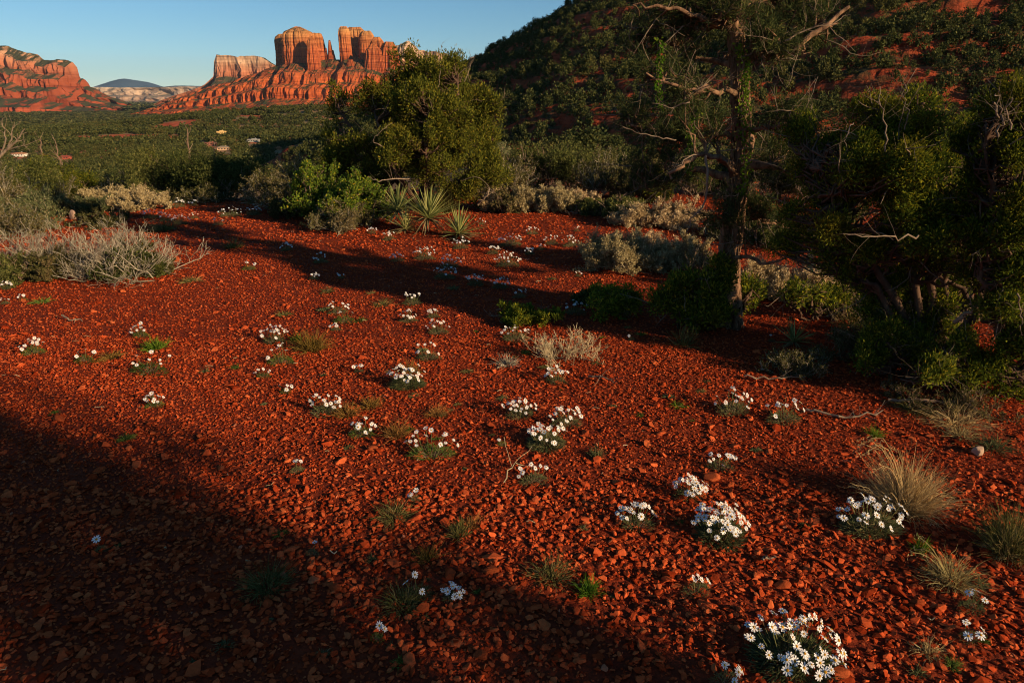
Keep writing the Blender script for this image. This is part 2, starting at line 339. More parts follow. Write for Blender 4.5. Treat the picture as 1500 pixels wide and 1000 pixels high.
def ridge(name, sil, D, zb, prof, mat, dx=6.0, amp=20.0, fl=60.0, rough=0.03, seed=0, jag=2.0, back=None, run=1.0, skew=0.0):
    """a long mesa or mountain: skyline sil [(u, v)], front profile prof [(metres forward, share of height)]"""
    pts = [at(u, v, D) for u, v in sil]; px = np.array([p.x for p in pts]); pz = np.array([p.z for p in pts])
    xs = np.arange(px[0], px[-1], dx); zt = np.interp(xs, px, pz)+jag*fbm(xs/(fl*.6), 0*xs, seed, 4)
    H = np.maximum(zt-zb, 0); sc = (0.35+0.65*H/H.max())*run
    d = []; f = []
    for (d0, f0), (d1, f1) in zip(prof[:-1], prof[1:]):
        n = max(2, int(abs(f1-f0)*60)+2)
        t = np.linspace(0, 1, n, endpoint=False); d += list(d0+(d1-d0)*t); f += list(f0+(f1-f0)*t)
    d.append(prof[-1][0]); f.append(prof[-1][1]); d = np.array(d); f = np.array(f)
    X = np.repeat(xs[:, None], len(d), 1); Dd = d[None, :]*sc[:, None]
    w = ss(-5, 10, d)[None, :]
    fr = 1.0-0.5*np.abs(f-0.5)[None, :]
    flute = np.abs(fbm(X/fl, f[None, :]*1.5, seed+3, 4))*2-0.5+0.35*fbm(X/(fl*.25), f[None, :]*5, seed+5, 3)
    Y = D-Dd+amp*flute*w*fr+skew*(xs-xs[0])[:, None]
    Z = zb+H[:, None]*(f[None, :]+rough*fbm(X/(fl*.5), f[None, :]*9+Dd/200, seed+7, 4)*np.minimum(1, 4*f)*np.where(d > 3, 1, 0.2)[None, :])
    b = MB(); b.add(*grid_mesh(X, Y, Z)); return b.build(name, mat, smooth=False)

RED = [(0, (.34, .075, .035)), (0.35, (.42, .10, .042)), (0.55, (.46, .13, .055)), (0.75, (.50, .21, .10)), (0.88, (.55, .34, .19)), (1, (.46, .24, .13))]
M['butte'] = strata_mat('butte', RED, -60, 235, 0.75, (.055, .055, .025), 0.02, 0.62, 0.8, 0.02, 5)
M['tower'] = strata_mat('tower', [(0, (.38, .085, .03)), (0.5, (.46, .12, .04)), (0.72, (.50, .18, .06)), (0.86, (.54, .26, .09)), (0.95, (.46, .18, .08)), (1, (.42, .2, .1))], 60, 245, 0.35, (.06, .055, .03), 0.05, 0.7, 0.85, 0.055, 9, vk=.4)
M['slope'] = strata_mat('slope', [(0, (.42, .088, .026)), (0.6, (.46, .105, .030)), (0.8, (.30, .085, .035)), (1, (.12, .075, .03))], -60, 135, 0.42, (.05, .055, .022), 0.03, 0.66, 0.84, 0.05, 8)
M['mesa_left'] = strata_mat('mesa_left', [(0, (.26, .055, .026)), (0.45, (.32, .08, .036)), (0.65, (.42, .15, .08)), (0.8, (.40, .21, .12)), (1, (.28, .19, .12))], -50, 215, .8, (.055, .055, .03), 0.016, 0.6, 0.8, 0.018, 6)
M['mesa_mid'] = strata_mat('mesa_mid', [(0, (.3, .1, .05)), (0.5, (.45, .17, .09)), (0.7, (.52, .32, .2)), (1, (.58, .42, .29))], 0, 250, 0.9, (.06, .055, .03), 0.02, 0.5, 0.65, 0.02, 6)
M['mesa_far'] = strata_mat('mesa_far', [(0, (.3, .17, .11)), (0.5, (.48, .34, .24)), (1, (.46, .36, .27))], -60, 140, 0.5, (.16, .13, .09), 0.006, 0.55, 0.75, 0.006, 15)
M['mountain'] = strata_mat('mountain', [(0, (.05, .08, .14)), (1, (.06, .09, .15))], 0, 500, 1.0, (.04, .065, .11), 0.003, 0.3, 0.9, 0.002, 20)  # blue of the distance haze painted into rock and scrub colours

tag(ridge('mountain', [(60, 146), (120, 133), (146, 126), (160, 120), (174, 116), (184, 115), (196, 118), (212, 125), (236, 127), (256, 125), (300, 126), (330, 129), (420, 134), (700, 134), (1000, 146)], 16000, -60,
    [(-3000, .3), (-900, .9), (0, 1), (400, .85), (1800, .3), (3500, 0)], M['mountain'], 60, 150, 900, .04, 11, 12), 'distant dark blue mountain on the skyline between the mesas', 'mountain', kind='structure')
tag(ridge('mesa', [(40, 136), (80, 130), (136, 127.5), (200, 128.5), (270, 127), (300, 127.5), (420, 128), (640, 126), (900, 130), (1100, 140)], 8200, -60,
    [(-1200, .4), (-500, .97), (0, 1), (25, .55), (160, .45), (180, .22), (500, .04), (700, -.05)], M['mesa_far'], 16, 70, 200, .02, 12, 3), 'long low pale cliff line below the blue mountain', 'mesa', kind='structure')
tag(ridge('mesa', [(-700, 140), (-500, 60), (-300, 50), (-120, 72), (-40, 71), (0, 68.5), (12, 67), (24, 72), (40, 78), (57, 82), (64, 87), (84, 87), (101, 89), (107, 92), (109.5, 104), (114, 111), (119, 118), (121, 114.5), (124.5, 116), (129, 125), (141, 129), (150, 136), (168, 145), (190, 152)], 3000, -52,
    [(-60, 0), (-30, .9), (0, 1), (70, .88), (80, .72), (150, .62), (158, .48), (250, .40), (262, .28), (420, .12), (432, .03), (560, -.03)], M['mesa_left'], 3.0, 38, 75, .05, 13, 7), 'wooded red sandstone mesa with a stepped end at the left edge of the skyline', 'mesa', kind='structure')
tag(ridge('mesa', [(212, 158), (240, 146), (262, 138), (280, 132), (300, 124.5), (312.3, 112.5), (313.2, 90), (317, 79.5), (320, 81), (330, 80.5), (343, 83), (346, 85), (352, 82), (372, 81.5), (384, 84), (395, 92), (410, 100), (430, 112), (470, 130), (520, 150)], 3500, -50,
    [(-60, 0), (-45, .9), (-36, 1), (0, 1), (6, .74), (14, .62), (120, .42), (420, .02), (520, -.05)], M['mesa_mid'], 2.2, 26, 60, .03, 14, 3), 'flat topped pale cliff block with a dark wooded foot left of the tall buttes', 'mesa', kind='structure')
tag(ridge('ridge', [(470, 140), (540, 100), (574, 72), (590, 66), (600, 62), (612, 70), (626, 76), (640, 77), (652, 79), (664, 85), (672, 92), (690, 88), (704, 80), (718, 84), (740, 100), (800, 150)], 3300, -50,
    [(-60, 0), (-30, .9), (0, 1), (20, .8), (60, .74), (70, .6), (160, .5), (420, .02), (500, -.05)], M['mesa_mid'], 3.0, 42, 60, .06, 15, 14), 'jagged pale ridge seen behind the big juniper and left of the hill', 'ridge', kind='structure')

# the tall buttes: one terraced red slope with towers on it
CR = 2500.0
cr = tag(empty('sandstone_butte', (at(450, 100, CR).x, CR, -45)), 'tall red sandstone buttes with sheer towers on a terraced slope at the skyline', 'butte', kind='structure')
def under(o, root):
    bpy.context.view_layer.update(); o.parent = root; o.matrix_parent_inverse = root.matrix_world.inverted(); return o
sl = ridge('slope', [(205, 168), (235, 155), (268, 141), (300, 129), (345, 117.5), (380, 106), (398, 98), (412, 94), (430, 87), (446, 88), (462, 90), (478, 87), (500, 88), (522, 84), (548, 88), (580, 96), (612, 110), (650, 128), (700, 152), (730, 160)], CR, -48,
    [(-260, 0), (-100, .85), (-50, 1), (0, 1), (70, .80), (105, .735), (113, .68), (119, .60), (127, .55), (178, .47), (186, .40), (192, .30), (204, .27), (280, .15), (288, .08), (400, .0), (470, -.05)], M['slope'], 1.8, 24, 34, .035, 16, 3, run=1.3)
under(sl, cr)
def tower(u0, u1, vt, vb, dy=0, asp=1.0, seed=0, cap=None, crack=0.16, power=2.6, lean=0.0, nth=150, nh=46, wig=0.05, rot=0.0):
    D = CR+dy; a = at(u0, vt, D); c = at(u1, vt, D); zt = a.z; zb = at(u0, vb, D).z-30; cx = (a.x+c.x)/2; rx = (c.x-a.x)/2*1.03; ry = rx*asp
    th = np.linspace(0, 2*math.pi, nth, endpoint=False); h = np.linspace(0, 1, nh)
    cap = cap or [(0, 1.16), (.25, 1.04), (.7, .97), (.86, .93), (.91, .80), (.96, .66), (1, .30)]
    pr = np.interp(h, [p[0] for p in cap], [p[1] for p in cap])
    TH, HH = np.meshgrid(th, h, indexing='xy')
    ct, st = np.cos(TH), np.sin(TH); sup = (np.abs(ct)**power+np.abs(st)**power)**(-1/power)
    nx, ny = 2.2*ct+seed*3.1, 2.2*st+seed*1.7
    cr_ = -crack*(1-ss(0, 0.30, np.abs(fbm(nx*1.1, ny*1.1, seed+100, 2))))-crack*0.5*(1-ss(0, 0.25, np.abs(fbm(nx*2.7, ny*2.7, seed+120, 2))))
    led = wig*(vn(HH*9, 0*HH+seed, seed+5)-.5)+wig*.7*(vn(HH*25, 0*HH+seed, seed+6)-.5)
    r = sup*pr[:, None]*(1+cr_*(0.6+0.4*(HH < 0.9))+led+0.09*fbm(nx*3, ny*3+HH*3, seed+140, 3))
    zz = zb+(zt-zb)*HH+(zt-zb)*0.02*fbm(nx*2, ny*2, seed+9, 2)*(HH > .8)
    x, y = rx*r*ct, ry*r*st; cr2, sr2 = math.cos(rot), math.sin(rot)
    X = cx+x*cr2-y*sr2+lean*(HH-.5)*rx; Y = D+x*sr2+y*cr2
    V = np.stack([X, Y, zz], -1).reshape(-1, 3); V = np.vstack([V, [[X[-1].mean(), D, zt+1]]])
    i = np.arange(nh-1)[:, None]*nth; j = np.arange(nth)[None, :]; j2 = (j+1) % nth
    b = MB(); b.add(V, np.stack([i+j, i+j2, i+nth+j2, i+nth+j], -1).reshape(-1, 4)); k = (nh-1)*nth; t = np.arange(nth)
    b.f.append((np.stack([k+t, k+(t+1) % nth, np.full(nth, nh*nth)], -1), 0))
    o = b.build('tower', M['tower'], smooth=False); return under(o, cr)
tall = [(0, 1.12), (.3, 1.03), (.85, .95), (.93, .84), (1, .5)]
tower(401.5, 430, 50.5, 98, 100, 1.0, 1, tall, 0.06)
tower(411, 461, 40, 92, 10, .8, 2, [(0, 1.1), (.3, 1.02), (.74, .97), (.82, .93), (.88, .80), (.92, .56), (.95, .42), (1, .14)], 0.10)
tower(446.5, 465, 54, 106, -64, 1.1, 3, [(0, 1.3), (.25, 1.1), (.6, .95), (.85, .72), (1, .3)], 0.12)
tower(455, 474.5, 49.5, 90, 26, 1.3, 4, [(0, 1.15), (.4, 1.05), (.9, .80), (1, .6)], 0.1, lean=-.15)
tower(479, 486, 59.5, 84, 12, 1.0, 5, [(0, 1.5), (.4, 1.1), (.8, .7), (1, .35)], 0.14, nth=60, nh=24)
tower(483.5, 490.5, 74, 84, 10, 1.0, 6, [(0, 1.4), (.5, 1), (1, .4)], 0.14, nth=60, nh=24)
tower(475.5, 479.5, 71, 84, 14, 1.0, 7, [(0, 1.4), (.5, 1), (1, .4)], 0.14, nth=48, nh=20)
tower(495, 512, 39.5, 86, 8, 1.4, 8, tall, 0.08, lean=-.1)
tower(504, 536, 41, 96, 78, .8, 9, tall, 0.12)
tower(524, 549, 46, 98, 10, .9, 10, [(0, 1.15), (.4, 1.04), (.8, .92), (.92, .8), (1, .5)], 0.14)
tower(538, 566, 55, 104, 4, .8, 11, [(0, 1.2), (.4, 1.06), (.75, .9), (.9, .66), (1, .3)], 0.18)
tower(532, 561, 66, 108, -60, .8, 12, [(0, 1.25), (.5, 1.02), (.85, .75), (1, .3)], 0.2)
tower(556, 584, 62, 108, -10, .9, 13, [(0, 1.2), (.5, 1.02), (.85, .8), (1, .4)], 0.16)
tower(506, 520, 88, 102, -70, .8, 14, [(0, 1.3), (.5, 1.0), (1, .5)], 0.16, nth=80, nh=24)

# ================================================================ TREES AND SCRUB FAR AND MIDDLE
def rng_(s): return np.random.default_rng(s)
def sph(rng, n):
    return unit(rng.normal(size=(n, 3)))
def crown_points(rng, ells, n, bias=0.45, jitter=0.0):
    """clump centres spread through a few lobes, most of them near the outside"""
    w = np.array([e[3]*e[4]*e[5] for e in ells])**0.8; idx = rng.choice(len(ells), n, p=w/w.sum()); E = np.array(ells)[idx]
    return E[:, :3]+sph(rng, n)*(rng.random(n)**bias)[:, None]*E[:, 3:6]
def foliage(mb, rng, C, rc, per, L, W, m=0, up=0.3, flat=1.0, fold=0.0):
    """small pointed leaves or sprays in a loose ball round every clump centre"""
    n = len(C)*per; c = np.repeat(C, per, 0); o = sph(rng, n)*(rng.random(n)**0.6)[:, None]*np.repeat(np.broadcast_to(rc, len(C)), per)[:, None]*np.array([1, 1, flat])
    d = unit(o)+rng.normal(size=(n, 3))*0.6+np.array([0, 0, up])
    mb.leaves(c+o, d, L*rng.uniform(0.6, 1.3, n), W*rng.uniform(0.7, 1.3, n), rng, m, fold)
def far_crown(seed, nleaf, leaf, tall=1.0):
    rng = rng_(seed); k = rng.integers(4, 7); e = [(rng.normal()*.16, rng.normal()*.16, .34+.42*i/k*tall, .34-.17*i/k+rng.random()*.06, .34-.17*i/k+rng.random()*.06, .22) for i in range(k)]
    C = crown_points(rng, e, max(12, nleaf//9), 0.4); b = MB(); foliage(b, rng, C, 0.13, 9, leaf, leaf*.62, 0, 0.2); return b
def scatter(name, mat, templ, P, H, rng, label=None, wide=(0.8, 1.25)):
    """one merged mass of trees too many to count"""
    mb = MB(); k = rng.integers(0, len(templ), len(P))
    for t, T in enumerate(templ):
        V = np.concatenate(T.v); F0 = np.concatenate([f for f, m in T.f]); q = P[k == t]; h = H[k == t]
        if not len(q): continue
        a = rng.uniform(0, 6.283, len(q)); w = h*rng.uniform(*wide, len(q)); ca, sa = np.cos(a)*w, np.sin(a)*w
        X = q[:, 0, None]+V[None, :, 0]*ca[:, None]-V[None, :, 1]*sa[:, None]; Y = q[:, 1, None]+V[None, :, 0]*sa[:, None]+V[None, :, 1]*ca[:, None]; Z = q[:, 2, None]+V[None, :, 2]*h[:, None]
        mb.add(np.stack([X, Y, Z], -1).reshape(-1, 3), (F0[None]+(np.arange(len(q))*len(V))[:, None, None]).reshape(-1, 4))
    return tag(mb.build(name, mat), label, None, None, 'stuff')
M['woods'] = leaf_mat('woods', [(0, (.024, .034, .014)), (.6, (.06, .072, .024)), (1, (.125, .12, .038))], 0.15, 0.5, (.13, .10, .03), 0.03)

def fan(rng, r0, r1, a0, a1, n):
    r = np.sqrt(rng.uniform(r0*r0, r1*r1, n)); a = np.radians(rng.uniform(a0, a1, n)); return r*np.sin(a), r*np.cos(a)
def on_hill(x, y): return hz_raw(x, y) > gz(x, y)+0.3
t_mid = [far_crown(s, 130, .2, 1.0) for s in (1, 2, 3, 4)]; t_far = [far_crown(s, 45, .34) for s in (5, 6, 7)]; t_vfar = [far_crown(s, 18, .5) for s in (8, 9)]
rng = rng_(77)
houses_px = [(323, 189, 0, 16), (308, 206, 0, 18), (327, 213, 0, 21), (407, 212, 0, 14), (28, 222, 0, 20), (94, 226, 0, 18), (371, 201, 0, 18)]
houses_px = [(u, v, march(u, v+6).y, w) for u, v, _, w in houses_px]
def clear_of_houses(x, y):
    k = np.ones(len(x), bool)
    for u, v, D, s in houses_px:
        p = at(u, v, D); t = np.clip((y-(D-75))/75, 0, 1); px_ = p.x*(y/D); k &= ~((np.abs(x-px_) < s*D/2000) & (y > D*.86) & (y < D+8))
    return k
def land(r0, r1, a0, a1, n, h0, h1, keep=0.62, pat=60):
    x, y = fan(rng, r0, r1, a0, a1, n); b = g_bare(x, y)
    k = (rng.random(len(x)) > b*1.15) & ~on_hill(x, y) & clear_of_houses(x, y) & (fbm(x/pat, y/pat, 61, 3)*.8+.5+rng.random(len(x))*.4+.5*np.exp(-((x-KN.x)/230)**2-((y-860)/220)**2) > 1-keep+.04)
    x, y = x[k], y[k]; return np.stack([x, y, gz(x, y)-.1], -1), rng.uniform(h0, h1, len(x))
P, H = land(170, 520, -41, 0, 7000, 2.2, 4.4); scatter('woods', M['woods'], t_mid, P, H, rng, 'olive green juniper scrub covering the near valley floor')
P, H = land(520, 1500, -41, 2, 15000, 3.2, 5.6); scatter('woods', M['woods'], t_far, P, H, rng, 'dark juniper woods spread over the valley and its low rise')
P, H = land(1500, 3300, -42, 2, 15000, 3.5, 6.5, .7, 150); scatter('woods', M['woods'], t_vfar, P, H, rng, 'far woods at the foot of the red buttes and mesas', (2.0, 3.4))
P, H = land(3300, 8000, -42, 2, 5000, 12, 22, .8, 400); scatter('woods', M['woods'], t_vfar, P, H, rng, 'thin line of woods in front of the pale cliffs', (2, 4))

def place_set(roots, spots, label, cat, group):
    """copies of ready made plants, each an object with its own parts"""
    for i, (x, y, z, s, r, k) in enumerate(spots):
        o = copy_tree(roots[k]); o.location = (x, y, z); o.scale = (s[0], s[0], s[1]) if isinstance(s, tuple) else (s, s, s); o.rotation_euler = (0, 0, r)
        o['label'] = label if isinstance(label, str) else label[k]; o['category'] = cat; o['group'] = group
def hide_protos(roots):
    for r_ in roots:
        for c in list(r_.children): bpy.data.objects.remove(c)
        bpy.data.objects.remove(r_)
def tree_proto(seed, nleaf, leaf, mat, name='juniper_tree'):
    rng = rng_(seed); root = empty(name, (0, 0, 0)); T = far_crown(seed, nleaf, leaf); T.build('crown', mat, root)
    P = np.zeros((4, 4, 3)); a = rng.uniform(0, 6.28, 4)
    for k in range(4):
        for j in range(4): P[k, j] = (math.cos(a[k])*.07*j, math.sin(a[k])*.07*j, -.03+.16*j)
    b = MB(); b.tubes(P, np.tile([.035, .028, .02, .01], (4, 1)), 4); b.build('trunk', M['bark_juniper'], root); return root

# hillside: the nearest trees one by one, the rest as one mass
x = rng.uniform(-75, 430, 42000); y = rng.uniform(70, 345, 42000); k = on_hill(x, y) & (np.abs(x/y) < 0.95); x, y = x[k], y[k]; z = hill_z(x, y)
el = (z-1.6)/y; k = el < 0.30; x, y, z = x[k], y[k], z[k]
bare = np.zeros(len(x))
for (u0, v0, D, ru, rv) in ((1445, 58, 190, 8, 7), (1410, 118, 150, 5, 5), (930, 20, 250, 6, 8), (1290, 60, 190, 10, 6), (860, 90, 240, 5, 10)):
    p = at(u0, v0, D); bare = np.maximum(bare, ss(1.3, .5, ((x-p.x)/ru)**2+((y-D)/rv)**2))
k = (rng.random(len(x)) > bare*.93) & ((x > 75) | (rng.random(len(x)) < .8)) & (rng.random(len(x))*.62+.36+.22*(x > 75) > 0.50+0.30*ss(-.35, .5, fbm(x/16, y/13, 66, 3))); x, y, z = x[k], y[k], z[k]
o_ = np.argsort(np.hypot(x, y)); x, y, z = x[o_], y[o_], z[o_]
keep = []; cell = {}
for i in range(len(x)):                       # no two trunks closer than a crown's half width
    c = (int(x[i]//1.65), int(y[i]//1.65))
    if c in cell: continue
    cell[c] = 1; keep.append(i)
x, y, z = x[keep], y[keep], z[keep]
P = np.stack([x, y, z-.15], -1); H = rng.uniform(1.7, 4.0, len(x)); n_near = 110
hill_roots = [tree_proto(s, 420, .11, M['woods']) for s in (21, 22, 23, 24)]
place_set(hill_roots, [(P[i, 0], P[i, 1], P[i, 2], (H[i]*rng.uniform(.9, 1.2), H[i]), rng.uniform(0, 6.28), int(rng.integers(0, 4))) for i in range(n_near)], 'small dark green juniper growing at the foot of the red hill', 'tree', 'junipers at the foot of the hill')
t_hill = [far_crown(s, 230, .15) for s in (31, 32, 33, 34)]
scatter('woods', M['woods'], t_hill, P[n_near:], H[n_near:], rng, 'dark juniper scrub dotted thickly over the red hillside', (.6, .92))
x = rng.uniform(-75, 330, 15000); y = rng.uniform(75, 300, 15000); k = on_hill(x, y) & (np.abs(x/y) < .9); x, y = x[k], y[k]; z = hill_z(x, y); k = ((z-1.6)/y < .28) & (rng.random(len(x)) < .75); x, y, z = x[k], y[k], z[k]
scatter('undergrowth', M['scrub_warm'], [far_crown(s, 36, .3, .7) for s in (35, 36, 37)], np.stack([x, y, z-.1], -1), rng.uniform(.4, 1.1, len(x)), rng, 'low brown scrub between the junipers of the hillside', (1.0, 1.8))

# middle distance scrub: every bush its own
def bush_proto(seed, mat, n, L, W, ells=None, twigs=30, name='desert_shrub', tw='twig_brown', rc=.16, per=12, flat=.8):
    rng = rng_(seed); root = empty(name, (0, 0, 0))
    e = ells or [(rng.normal()*.28, rng.normal()*.28, rng.uniform(.2, .62), rng.uniform(.22, .36), rng.uniform(.22, .36), rng.uniform(.2, .3)) for _ in range(5)]
    b = MB(); foliage(b, rng, crown_points(rng, e, n//per, .45), rc, per, L, W, 0, .4, flat); b.build('crown', mat, root)
    T = crown_points(rng, e, twigs, .25)*np.array([1.05, 1.05, 1.12]); t = np.linspace(0, 1, 5)[None, :, None]
    Bs = rng.normal(size=(twigs, 3))*.06; Bs[:, 2] = -.03
    P = Bs[:, None]*(1-t)+T[:, None]*t+np.cumsum(rng.normal(size=(twigs, 5, 3))*.018, 1)*t; P[:, :, 2] -= .1*np.sin(t[:, :, 0]*3.14)
    b = MB(); b.tubes(P, np.linspace(.010, .003, 5)[None]*rng.uniform(.5, 1.2, (twigs, 1)), 3); b.build('stems', M[tw], root); return root
mid_j = [tree_proto(s, 1500, .065, M['woods']) for s in (41, 42, 43)]
mid_s = [bush_proto(51, M['scrub'], 2600, .075, .035), bush_proto(52, M['scrub_warm'], 2200, .07, .03, twigs=70), bush_proto(53, M['scrub'], 2600, .08, .04, twigs=60), bush_proto(54, M['sage_green'], 2200, .075, .026, twigs=40)]
def mid_spots(r0, r1, a0, a1, n, h0, h1, gap, extra=None):
    x, y = fan(rng, r0, r1, a0, a1, n*8); out = []; b = g_bare(x, y)
    for i in range(len(x)):
        if len(out) >= n: break
        if rng.random() < b[i] or on_hill(x[i:i+1], y[i:i+1])[0]: continue
        if extra and not extra(x[i], y[i]): continue
        if any((x[i]-q[0])**2+(y[i]-q[1])**2 < gap**2 for q in out): continue
        out.append((x[i], y[i], float(gz(x[i], y[i]))-.05, rng.uniform(h0, h1), rng.uniform(0, 6.28)))
    return out
def sp(L_, nk): return [(q[0], q[1], q[2], (q[3]*rng.uniform(.9, 1.25), q[3]), q[4], int(rng.integers(0, nk))) for q in L_]
place_set(mid_j, sp(mid_spots(45, 175, -41, -4, 80, 2.0, 3.6, 4.0), 3), 'low rounded juniper among the scrub on the slope down to the valley', 'tree', 'junipers on the slope towards the valley')
place_set(mid_j, sp(mid_spots(38, 125, -4, 42, 70, 1.6, 3.2, 4.0), 3), 'low rounded juniper on the flat between the clearing and the hill', 'tree', 'junipers on the flat before the hill')
place_set(mid_s, sp(mid_spots(26, 120, -42, -4, 100, .9, 1.9, 2.0), 4), 'grey green shrub on the slope beyond the clearing', 'shrub', 'shrubs on the slope beyond the clearing')
place_set(mid_s, sp(mid_spots(24, 105, -4, 44, 120, .8, 1.7, 1.8), 4), 'grey green shrub on the flat in front of the hill', 'shrub', 'shrubs on the flat before the hill')
hide_protos(hill_roots+mid_j+mid_s)

# houses in the valley
def house(u, v, D, s, wall, roof, kind, label, hip=True, rz=0.3):
    p = at(u, v, D); z = float(gz(p.x, p.y))+.3; s = s*D/1076/19
    r_ = empty('house', (p.x, p.y, z), rz); tag(r_, label, 'house')
    def bx(mb, x0, x1, y0, y1, z0, z1): mb.add([(x, y, zz) for zz in (z0, z1) for x, y in ((x0, y0), (x1, y0), (x1, y1), (x0, y1))], [(0, 3, 2, 1), (4, 5, 6, 7), (0, 1, 5, 4), (1, 2, 6, 5), (2, 3, 7, 6), (3, 0, 4, 7)])
    def m_(n, c):
        if n not in M:
            m, nt, out = new_mat(n); principled(nt, out, mixc(nt, noise_tex(nt, .8), c, tuple(x*.75 for x in c)), .9); M[n] = m
        return M[n]
    w, dp, h = 8.5*s, 5.5*s, 3.2*s
    b = MB(); bx(b, -w, w, -dp, dp, -3, h); b.build('wall', m_('wall_'+kind, wall), r_)
    b = MB(); bx(b, -w-5*s, -w+.01, -dp*.5, dp*.8, -3, h*.72); b.build('wing', m_('wall_'+kind, wall), r_)
    o = .7*s; b = MB()
    if hip:
        b.add([(-w-o, -dp-o, h), (w+o, -dp-o, h), (w+o, dp+o, h), (-w-o, dp+o, h), (-w*.45, 0, h+2*s), (w*.45, 0, h+2*s)], [(0, 1, 5, 4), (2, 3, 4, 5), (0, 3, 2, 1)]); b.f.append((np.array([(1, 2, 5), (3, 0, 4)]), 0))
    else:
        bx(b, -w-.2, w+.2, -dp-.2, dp+.2, h, h+.5*s); bx(b, -w*.3, w*.5, -dp*.5, dp*.6, h+.5*s, h+1.6*s)
    rf = b.build('roof', m_('roof_'+kind, roof), r_)
    for i, x in enumerate((-.68, -.25, .18, .62)):
        b = MB(); bx(b, w*x-.9*s, w*x+.9*s, -dp-.06, -dp-.01, .9*s, 2.3*s); b.build('window', m_('window_dark', (.03, .035, .04)), r_)
    b = MB(); bx(b, w*.3, w*.3+1.0*s, 0, 1.0*s, h+.5, h+2.6*s); b.build('chimney', m_('wall_'+kind, wall), rf)
for (u, v, D, s), (wall, roof, kind, lab, hip, rz) in zip(houses_px, [
    ((.62, .42, .16), (.62, .42, .18), 'yellow', 'bright yellow house highest up among the valley trees', False, .5),
    ((.34, .12, .08), (.3, .12, .08), 'red', 'flat roofed reddish house left of the tan house in the trees', False, .2),
    ((.5, .32, .2), (.30, .24, .17), 'tan', 'tan house with a wide brown hipped roof in the valley trees', True, .35),
    ((.60, .26, .11), (.5, .2, .09), 'orange', 'small orange house near the big juniper in the valley trees', False, .3),
    ((.72, .68, .6), (.5, .22, .1), 'white', 'white house with an orange roof by the bare pale branches', True, .1),
    ((.42, .10, .06), (.36, .08, .05), 'darkred', 'low dark red roofed house right of the white house', True, .1),
    ((.36, .35, .32), (.3, .3, .3), 'grey', 'low grey roofed house beyond the tan house', False, .1)]):
    house(u, v, D, s, wall, roof, kind, lab, hip, rz)

# ================================================================ NEAR PLANTS
def gat(u, v):
    p = at(u, v)
    for _ in range(6): p = at(u, v, z=float(gz(p.x, p.y)))
    return p
def grow(rng, P, R, n, tr, L, spread=.6, up=.15, S=5, wob=.25, rr=.6, tip=.25):
    """n new branches off every branch: P (N,S,3) -> (N*n,S,3)"""
    Nn, S0, _ = P.shape; idx = np.repeat(np.arange(Nn), n); t = rng.uniform(tr[0], tr[1], len(idx))*(S0-1); i = np.minimum(t.astype(int), S0-2); f = (t-i)[:, None]
    B = P[idx, i]*(1-f)+P[idx, i+1]*f; r0 = (R[idx, i]*(1-f[:, 0])+R[idx, i+1]*f[:, 0])*rr
    D = unit(unit(P[idx, i+1]-P[idx, i])*(1-spread)+sph(rng, len(idx))*spread+np.array([0, 0, up]))
    Ln = rng.uniform(L[0], L[1], len(idx))[:, None, None]/(S-1)
    W = np.cumsum(rng.normal(size=(len(idx), S-1, 3))*wob, 1); Dd = unit(D[:, None]+W+np.array([0, 0, up])*.5)
    Q = np.concatenate([B[:, None], B[:, None]+np.cumsum(Dd*Ln, 1)], 1)
    return Q, r0[:, None]*np.linspace(1, tip, S)[None]
def smooth_path(pts, S=14, rng=None, wob=0.0):
    pts = np.array(pts, float); t = np.linspace(0, len(pts)-1, S); i = np.clip(t.astype(int), 0, len(pts)-2); f = (t-i)[:, None]
    g = lambda k: pts[np.clip(i+k, 0, len(pts)-1)]
    p0, p1, p2, p3 = g(-1), g(0), g(1), g(2)
    q = .5*(2*p1+(p2-p0)*f+(2*p0-5*p1+4*p2-p3)*f*f+(3*p1-p0-3*p2+p3)*f**3)
    if rng is not None: q[1:] += rng.normal(size=(S-1, 3))*wob
    return q
def stick_to_limbs(rng, limbs, C, S=6, sag=.08, wob=.02):
    """a curved branch from the nearest point of a limb to every foliage clump"""
    A = np.concatenate([l[2:] for l in limbs]); d = ((C[:, None, :2]-A[None, :, :2])**2).sum(-1)+1.6*(C[:, None, 2]-A[None, :, 2]-.12)**2
    a = A[d.argmin(1)]; t = np.linspace(0, 1, S)[None, :, None]
    P = a[:, None]*(1-t)+C[:, None]*t; P[:, :, 2] -= np.sin(t[:, :, 0]*math.pi)*sag*np.linalg.norm(C-a, axis=1)[:, None]
    P[:, 1:-1] += rng.normal(size=(len(C), S-2, 3))*wob; return P
def local(o, D, L):
    """lobes given by where they stand in the view (u, v, half width, half height, forward offset, half depth) -> metres from the plant's foot"""
    out = []
    for e in L:
        u, v, ru, rv = e[:4]; dy = e[4] if len(e) > 4 else 0; p = at(u, v, D+dy); k = (D+dy)*1.03/1000; rd = e[5] if len(e) > 5 else ru*k*.9
        out.append((p.x-o.x, p.y-o.y, p.z-o.z, ru*k, rd, rv*k))
    return out
def lp(o, D, pts): return [tuple(at(q[0], q[1], D+(q[2] if len(q) > 2 else 0))-o) for q in pts]

